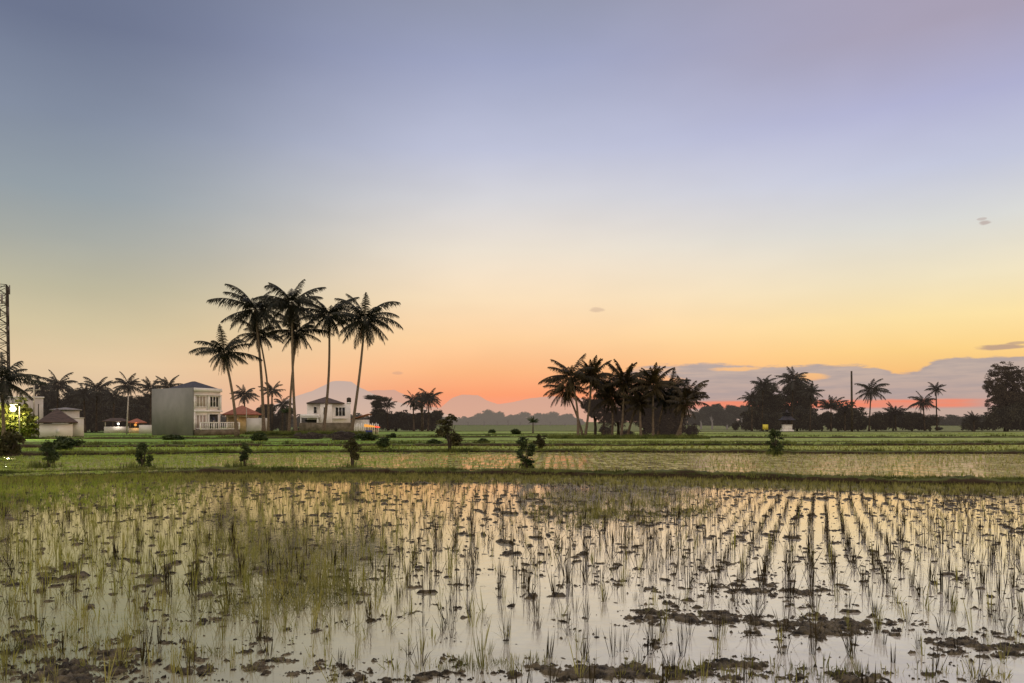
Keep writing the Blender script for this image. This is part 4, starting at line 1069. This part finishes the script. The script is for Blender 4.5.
def window(x0, x1, z0, z1, n, parent, glass='curtain', y=.2, fr='white_trim', open_=None):
    f = MB()
    f.box(x0 - .08, x1 + .08, y - .12, y - .002, z1, z1 + .1).box(x0 - .08, x1 + .08, y - .12, y - .002, z0 - .1, z0)
    for k in range(n + 1):
        xx = x0 + (x1 - x0) * k / n; f.box(xx - .05, xx + .05, y - .10, y - .004, z0, z1)
    w = f.build('window', M[fr], parent)
    MB().box(x0 + .001, x1 - .001, y - .04, y - .006, z0, z1).build('pane', M[glass], w)
    return w


window(.7, 2.05, 3.75, 5.05, 3, hs_); window(2.7, 4.05, 3.75, 5.05, 3, hs_, 'glass_dark')
window(.65, 2.1, .95, 2.6, 3, hs_)
dd = MB().box(2.45, 2.58, .05, .196, .76, 2.75).box(3.95, 4.08, .05, .196, .76, 2.75).box(2.45, 4.08, .05, .196, 2.752, 2.88).build('door', M['white_trim'], hs_)
MB().box(2.6, 3.93, .12, .197, .77, 2.74).build('door_panel', M['glass_dark'], dd)
b = MB(); b.box(.2, W_ + 1.9, -1.3, -1.2, 1.62, 1.74); b.box(.2, W_ + 1.9, -1.28, -1.22, .80, .90)
for k in range(19):
    xx = .25 + k * (W_ + 1.6) / 18; wd = .09 if k % 6 == 0 else .04; b.box(xx - wd, xx + wd, -1.29, -1.21, .902 if k % 6 else .76, 1.618)
b.build('balustrade', M['white_trim'], hs_)

# red roofed building
rb = empty('red_roof_building', (gx(226, 104), 104, 0), math.radians(20)); tag(rb, 'low building with a red tiled roof and a warmly lit porch', 'building')
MB().box(0, 4.3, 1.5, 5, 0, 2.55).build('wall', M['warm_wall'], rb)
MB().hip(-.5, 4.75, -.6, 5.5, 2.85, 4.15).build('roof', M['roof_red'], rb)
b = MB()
for xx in (.1, 1.5, 2.9, 4.0): b.box(xx, xx + .16, -.2, -.04, 0, 2.7)
b.box(0, 4.3, -.3, .0, 2.5, 2.72).build('porch_post', M['warm_wall'], rb)
MB().ball((1.4, .5, 2.1), .12).build('porch_light', M['bulb_orange'], rb)
pl = bpy.data.lights.new('porch_glow', 'POINT'); pl.energy = 14; pl.color = (1, .72, .35); pl.shadow_soft_size = .15
po = bpy.data.objects.new('porch_glow', pl); C.objects.link(po); po.parent = rb; po.location = (1.8, .35, 1.8)
wl = MB().box(0, 3.0, 0, .2, 0, 2.3).build('garden_wall', M['stucco']); wl.location = (gx(247, 103), 103, 0); tag(wl, 'plain grey garden wall right of the red roofed building', 'wall')

# white house 2
Y2 = 140.0
h2 = empty('white_house', (gx(307, Y2), Y2, 0), math.radians(14)); tag(h2, 'white two storey house with a brown hip roof behind the palm trunks', 'house')
MB().box(0, 8.0, 0, 7, 0, 5.25).box(2.4, 4.6, -.7, -.003, 0, 5.2).build('wall', M['house_wall'], h2)
MB().hip(-.1, 6.9, -.9, 6.5, 5.35, 6.6).build('roof', M['roof_brown'], h2)
MB().box(7.3, 8.1, -.05, .75, 5.26, 5.5).build('parapet', M['white_trim'], h2)
for x0, x1, z0, z1, nn in ((1.2, 1.8, 3.4, 4.6, 1), (5.2, 7.0, 2.9, 4.5, 3), (3.0, 3.5, 3.2, 4.5, 1)):
    window(x0, x1, z0, z1, nn, h2, 'glass_dark', y=0 if x0 != 3.0 else -.7)
MB().box(-1.2, 2.2, -1.3, -.01, 2.55, 2.7).box(-1.2, 2.2, -1.3, -1.2, 2.703, 3.2).box(-1.2, -1.1, -1.19, -.01, 2.703, 3.2).box(4.9, 7.4, -.7, -.01, 2.4, 2.5).build('balcony', M['white_trim'], h2)
MB().box(-1.15, -1.0, -1.25, -1.1, 0, 2.54).box(1.9, 2.05, -1.25, -1.1, 0, 2.54).build('balcony_post', M['white_trim'], h2)
MB().box(-.4, 1.7, -.02, .05, .2, 2.2).build('garage_opening', M['glass_dark'], h2)
MB().tube([(7.7, .35, 5.5), (7.7, .35, 6.3), (7.7, .35, 6.45)], [.42, .42, .1], 10).build('water_tank', M['wood_pole'], h2)
# stone wall in front, white picket fence, lit stall
sw = MB().box(0, gx(354, 110) - gx(299, 110), 0, .35, 0, 1.65).build('stone_wall', M['stone_wall']); sw.location = (gx(299, 110), 110, 0); tag(sw, 'rough brown stone wall in front of the white two storey house', 'wall')
fb = MB()
for k in range(15): fb.box(k * .26, k * .26 + .12, 0, .05, 0, 1.5 + .12 * (k % 2))
fb.box(0, 3.8, .052, .1, .4, .5).box(0, 3.8, .052, .1, 1.1, 1.2)
pf = fb.build('picket_fence', M['white_trim']); pf.location = (gx(352, 106), 106, 0); tag(pf, 'white upright board fence right of the rightmost tall palm trunk', 'fence')
sh_ = empty('shed', (gx(353, 112), 112, 0)); tag(sh_, 'small shed with a brown gabled roof behind the white board fence', 'shed')
MB().box(0, 2.0, 0, 2.5, 0, 2.1).build('wall', M['stucco'], sh_)
b = MB(); b.add([(-.3, -.4, 2.1), (2.3, -.4, 2.9), (2.3, 2.9, 2.9), (-.3, 2.9, 2.1), (-.3, -.4, 2.2), (2.3, -.4, 3.0), (2.3, 2.9, 3.0), (-.3, 2.9, 2.2)], [(0, 3, 2, 1), (4, 5, 6, 7), (0, 1, 5, 4), (1, 2, 6, 5), (2, 3, 7, 6), (3, 0, 4, 7)]); b.build('roof', M['roof_red'], sh_)
stl = empty('stall', (gx(366, 104), 104, 0)); tag(stl, 'small roadside stall with a glowing orange awning and blue tarp', 'stall')
MB().box(0, .08, 0, .08, 0, 1.3).box(1.3, 1.38, 0, .08, 0, 1.2).box(0, .08, 1.0, 1.08, 0, 1.3).box(1.3, 1.38, 1.0, 1.08, 0, 1.2).build('post', M['wood_pole'], stl)
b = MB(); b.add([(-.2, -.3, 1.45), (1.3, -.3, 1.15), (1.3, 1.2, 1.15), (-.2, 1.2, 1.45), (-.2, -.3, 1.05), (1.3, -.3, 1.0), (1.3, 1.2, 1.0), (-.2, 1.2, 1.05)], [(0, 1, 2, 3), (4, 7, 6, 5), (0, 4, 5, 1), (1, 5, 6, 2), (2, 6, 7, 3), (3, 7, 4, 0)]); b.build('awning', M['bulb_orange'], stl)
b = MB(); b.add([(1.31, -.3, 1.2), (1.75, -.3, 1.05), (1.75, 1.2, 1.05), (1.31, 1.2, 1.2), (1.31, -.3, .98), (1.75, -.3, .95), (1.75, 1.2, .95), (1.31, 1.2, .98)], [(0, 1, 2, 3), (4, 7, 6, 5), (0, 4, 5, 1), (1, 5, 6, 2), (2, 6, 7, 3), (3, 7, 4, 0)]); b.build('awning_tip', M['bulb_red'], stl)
MB().box(-.1, .9, -.12, -.04, .02, .6).build('tarp', M['blue_tarp'], stl)

# left edge: white block, low shed with brown roof, garden walls
wb = empty('white_block', (gx(15, 90), 90, 0), math.radians(36)); tag(wb, 'plain white walled building behind the street lamp pole', 'building')
MB().box(-3, 2.9, 0, 6, 0, 4.7).build('wall', M['stucco'], wb)
MB().box(-3.1, 3.0, -.08, 6.1, 4.702, 4.86).build('parapet', M['white_trim'], wb)
window(1.6, 2.3, .9, 2.0, 2, wb, 'glass_dark', y=0)
ls = empty('shed', (gx(39, 82), 82, 0), math.radians(32)); tag(ls, 'low shed with a brown tiled roof and pale pinkish wall', 'shed')
MB().box(0, 3.2, 0, 4, 0, 1.55).build('wall', M['house_wall'], ls)
MB().hip(-.25, 3.7, -.4, 4.5, 1.75, 3.3).build('roof', M['roof_brown'], ls)
MB().box(1.6, 2.0, -.05, .0, .5, 1.0).build('shutter', M['white_trim'], ls)
w2 = MB().box(0, 1.5, 0, .2, 0, 2.15).box(-.05, 1.55, -.05, .25, 2.153, 2.25).build('garden_wall', M['stucco']); w2.location = (gx(68.5, 84), 84, 0); w2.rotation_euler = (0, 0, .5); tag(w2, 'tall pale garden wall panel right of the brown roofed shed', 'wall')
sh3 = empty('shed', (gx(52, 100), 100, 0), math.radians(32)); tag(sh3, 'grey roofed shed showing above the brown tiled roof', 'shed')
MB().box(0, 3.2, 0, 3, 0, 3.3).build('wall', M['stucco'], sh3); MB().hip(-.3, 3.5, -.3, 3.3, 3.45, 3.75).build('roof', M['metal'], sh3)
# small lit stalls in the left grove
st2 = empty('lit_kiosk', (gx(104, 118), 118, 0), .5); tag(st2, 'small pale kiosk with a white light left of the pale pole', 'kiosk')
MB().box(0, 3.5, 0, 2, 0, 1.0).build('wall', M['stucco'], st2); MB().hip(-.3, 3.8, -.3, 2.3, 1.9, 2.4).build('roof', M['roof_brown'], st2)
MB().box(.1, .25, 0, .15, 1.003, 1.77).box(3.2, 3.35, 0, .15, 1.003, 1.77).build('post', M['concrete_pole'], st2); MB().ball((2.0, .2, 1.45), .16).build('bulb', M['bulb_white'], st2)
st3 = empty('lit_kiosk', (gx(129, 116), 116, 0), .5); tag(st3, 'open kiosk with a warm orange light right of the pale pole', 'kiosk')
MB().box(0, 2.2, 0, 2, 0, .8).build('counter', M['warm_wall'], st3); MB().hip(-.3, 2.5, -.3, 2.3, 1.7, 2.3).build('roof', M['roof_red'], st3)
MB().box(.1, .25, 0, .15, .803, 1.57).box(1.95, 2.1, 0, .15, .803, 1.57).build('post', M['wood_pole'], st3); MB().ball((.9, .2, 1.3), .2).build('bulb', M['bulb_orange'], st3)
for loc, e_, c_, par in (((2.0, -.4, 1.5), 40, (1, .93, .8), st2), ((.9, -.4, 1.35), 35, (1, .6, .25), st3)):
    l_ = bpy.data.lights.new('kiosk_glow', 'POINT'); l_.energy = e_; l_.color = c_; l_.shadow_soft_size = .15
    o_ = bpy.data.objects.new('kiosk_glow', l_); C.objects.link(o_); o_.parent = par; o_.location = loc
# lit white wall piece left of the grey house
w3 = MB().box(0, 1.9, 0, .2, 0, 1.3).build('garden_wall', M['stucco']); w3.location = (gx(139, 112), 112, 0); tag(w3, 'white garden wall just left of the grey walled house', 'wall')

# ------------------------------------------------------------------ poles, lamp, tower, shrine
def pole(px, top_py, Y, r, mk, label, lean_px=0, arm=True):
    root = empty('utility_pole', (gx(px, Y), Y, 0)); tag(root, label, 'pole', 'utility poles')
    zt = gz(top_py, Y); dx = lean_px * Y / F
    MB().tube([(0, 0, -.3), (dx * .5, 0, zt * .5), (dx, 0, zt)], [r, r * .85, r * .7], 8).build('pole', M[mk], root, True)
    if arm:
        MB().box(dx - .7, dx + .7, -.05, .05, zt - .55, zt - .45).build('crossarm', M['metal'], root)
        b = MB()
        for a in (-.6, 0, .6): b.tube([(dx + a, 0, zt - .447), (dx + a, 0, zt - .27)], [.05, .035], 6)
        b.build('insulators', M['concrete_pole'], root)
    return root


pole(34, 385, 78, .11, 'concrete_pole', 'grey utility pole standing in front of the brown roofed shed', 0)
pole(38.5, 404, 84, .07, 'wood_pole', 'short dark post just right of the grey utility pole', 0, False)
pole(126.5, 395, 105, .11, 'concrete_pole', 'pale leaning utility pole in front of the dark grove', 2, False)
pole(246.5, 408, 98, .07, 'concrete_pole', 'thin pale post in front of the red roofed building', 0, False)
pole(852, 371, 130, .22, 'wood_pole', 'tall dark bare pole on the right between the palms', -.5, False)

sl = empty('street_lamp', (gx(13.5, 74), 74, 0)); tag(sl, 'lit street lamp glowing yellow white at the left edge', 'street lamp')
zt = gz(409, 74)
MB().tube([(.6, 0, 0), (.6, 0, zt + .2), (.45, 0, zt + .45), (0, 0, zt + .5)], [.07, .05, .04, .03], 8).build('pole', M['metal'], sl, True)
MB().box(-.3, .15, -.12, .12, zt + .34, zt + .46).build('lamp_housing', M['metal'], sl)
MB().ball((-.05, 0, zt), .27, 16, 12).build('bulb', M['lamp_glow'], sl, True)
ll_ = bpy.data.lights.new('lamp_light', 'POINT'); ll_.energy = 1300; ll_.color = (1, .9, .55); ll_.shadow_soft_size = .35
lo = bpy.data.objects.new('lamp_light', ll_); C.objects.link(lo); lo.parent = sl; lo.location = (-.05, -.9, zt + .1)

# telecom tower
Yt = 170; s_ = Yt / F
tw = empty('telecom_tower', (gx(-1, Yt), Yt, 0), .5); tag(tw, 'red brown steel lattice telecom tower with antennas at the left edge', 'tower')
zt = gz(285, Yt); b = MB(); n = 15
def hw(z): return 2.0 - .45 * z / zt
for k in range(n):
    z0, z1 = zt * k / n, zt * (k + 1) / n; a0, a1 = hw(z0), hw(z1)
    c0 = [(-a0, -a0, z0), (a0, -a0, z0), (a0, a0, z0), (-a0, a0, z0)]; c1 = [(-a1, -a1, z1), (a1, -a1, z1), (a1, a1, z1), (-a1, a1, z1)]
    for j in range(4):
        j2 = (j + 1) % 4
        b.tube([c0[j], c1[j]], [.17, .17], 5, False); b.tube([c0[j], c1[j2]], [.085, .085], 4, False); b.tube([c0[j2], c1[j]], [.085, .085], 4, False); b.tube([c1[j], c1[j2]], [.085, .085], 4, False)
b.build('lattice_mast', M['wood_pole'], tw)
for k in range(9):
    a = k * 2 * math.pi / 9 + .2; r_ = 1.9; z0 = zt - 1.9 - (k % 3) * 2.6
    b = MB(); b.box(r_, r_ + .22, -.17, .17, z0, z0 + 2.1).box(1.1, r_ - .003, -.03, .03, z0 + .9, z0 + 1.0)
    o = b.build('antenna', M['metal'], tw); o.rotation_euler = (0, 0, a)
for k, (zz, a) in enumerate(((zt * .80, -1.9), (zt * .70, -.4), (zt * .66, -2.5))):
    b = MB(); b.tube([(1.3, 0, zz), (1.75, 0, zz), (1.95, 0, zz)], [.1, .5, .55], 12); o = b.build('dish', M['metal'], tw, True); o.rotation_euler = (0, 0, a)
MB().tube([(0, 0, zt - 1), (0, 0, zt + 1.6)], [.06, .03], 6).build('lightning_rod', M['metal'], tw)

# shrine and yellow box
Ys = 139; srn = empty('shrine', (gx(787, Ys), Ys, 0)); tag(srn, 'small pale shrine with a flared dark pagoda roof in front of the dark trees', 'shrine')
MB().box(-.95, .95, -.95, .95, 0, .3).box(-.72, .72, -.72, .72, .303, 1.15).box(-.8, .8, -.8, .8, 1.153, 1.25).build('base', M['white_trim'], srn)
b = MB()
for sx_ in (-.6, .5):
    for sy_ in (-.6, .5): b.box(sx_, sx_ + .1, sy_, sy_ + .1, 1.253, 2.0)
b.build('post', M['wood_pole'], srn)
rv = []; rings = [(1.75, 2.12), (1.35, 2.05), (.95, 2.35), (.5, 2.9), (.12, 3.2)]; b = MB()
for (r_, z_) in rings: rv += [(-r_, -r_, z_), (r_, -r_, z_), (r_, r_, z_), (-r_, r_, z_)]
b.add(rv, [(4 * i_ + j, 4 * i_ + (j + 1) % 4, 4 * i_ + 4 + (j + 1) % 4, 4 * i_ + 4 + j) for i_ in range(4) for j in range(4)] + [(0, 3, 2, 1)])
b.box(-.55, .55, -.55, .55, 3.0, 3.35).box(-.9, .9, -.9, .9, 3.353, 3.45); b.tube([(0, 0, 3.45), (0, 0, 4.1)], [.4, .03], 4)
b.build('roof', M['roof_dark'], srn)
yb = empty('yellow_sign', (gx(766, 138), 138, 0)); tag(yb, 'small yellow board on short posts left of the shrine', 'sign')
MB().box(-.6, .4, 0, .06, .35, 1.3).build('board', M['yellow_paint'], yb); MB().box(-.5, -.42, .063, .13, 0, 1.3).box(.25, .33, .063, .13, 0, 1.3).build('post', M['wood_pole'], yb)

# ------------------------------------------------------------------ mountains far off in the haze
def ridge(pts, D, haze_col, seed):
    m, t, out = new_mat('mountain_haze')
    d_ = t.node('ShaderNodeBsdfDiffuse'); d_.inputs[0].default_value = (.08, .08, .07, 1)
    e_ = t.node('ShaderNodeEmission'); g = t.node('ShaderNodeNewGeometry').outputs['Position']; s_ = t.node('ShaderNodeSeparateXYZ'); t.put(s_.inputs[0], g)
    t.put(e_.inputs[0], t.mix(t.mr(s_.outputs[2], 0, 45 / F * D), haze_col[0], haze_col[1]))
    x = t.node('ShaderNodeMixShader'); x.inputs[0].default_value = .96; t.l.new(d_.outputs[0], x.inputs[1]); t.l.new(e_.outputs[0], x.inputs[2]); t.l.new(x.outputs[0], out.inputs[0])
    px = np.linspace(pts[0][0], pts[-1][0], 220); py = np.interp(px, [p[0] for p in pts], [p[1] for p in pts])
    Xr = (px - CX) / F * D; Zr = np.maximum((HY - py) / F * D, 0) * (1 + .035 * (fbm(px * .12, px * 0, seed, 4) - .5)); V = []
    for u in np.linspace(0, 1, 9):
        k = 1 - abs(u - .5) * 2; V.append(np.stack([Xr, np.full_like(Xr, D) + (u - .5) * D * .35, Zr * k ** 1.1 * (1 + (.12 * (fbm(px * .08, px * 0 + u * 6, seed + 2, 3) - .5) if k < 1 else 0)) - 5], 1))
    v = np.stack(V, 1).reshape(-1, 3); i = np.arange(219)[:, None] * 9; kk = np.arange(8)[None]
    q = np.stack([i + kk, i + kk + 9, i + kk + 10, i + kk + 1], -1).reshape(-1, 4)
    tag(link_mesh('mountain', mesh_np('mountain', v, q, smooth=True), m), kind='structure')


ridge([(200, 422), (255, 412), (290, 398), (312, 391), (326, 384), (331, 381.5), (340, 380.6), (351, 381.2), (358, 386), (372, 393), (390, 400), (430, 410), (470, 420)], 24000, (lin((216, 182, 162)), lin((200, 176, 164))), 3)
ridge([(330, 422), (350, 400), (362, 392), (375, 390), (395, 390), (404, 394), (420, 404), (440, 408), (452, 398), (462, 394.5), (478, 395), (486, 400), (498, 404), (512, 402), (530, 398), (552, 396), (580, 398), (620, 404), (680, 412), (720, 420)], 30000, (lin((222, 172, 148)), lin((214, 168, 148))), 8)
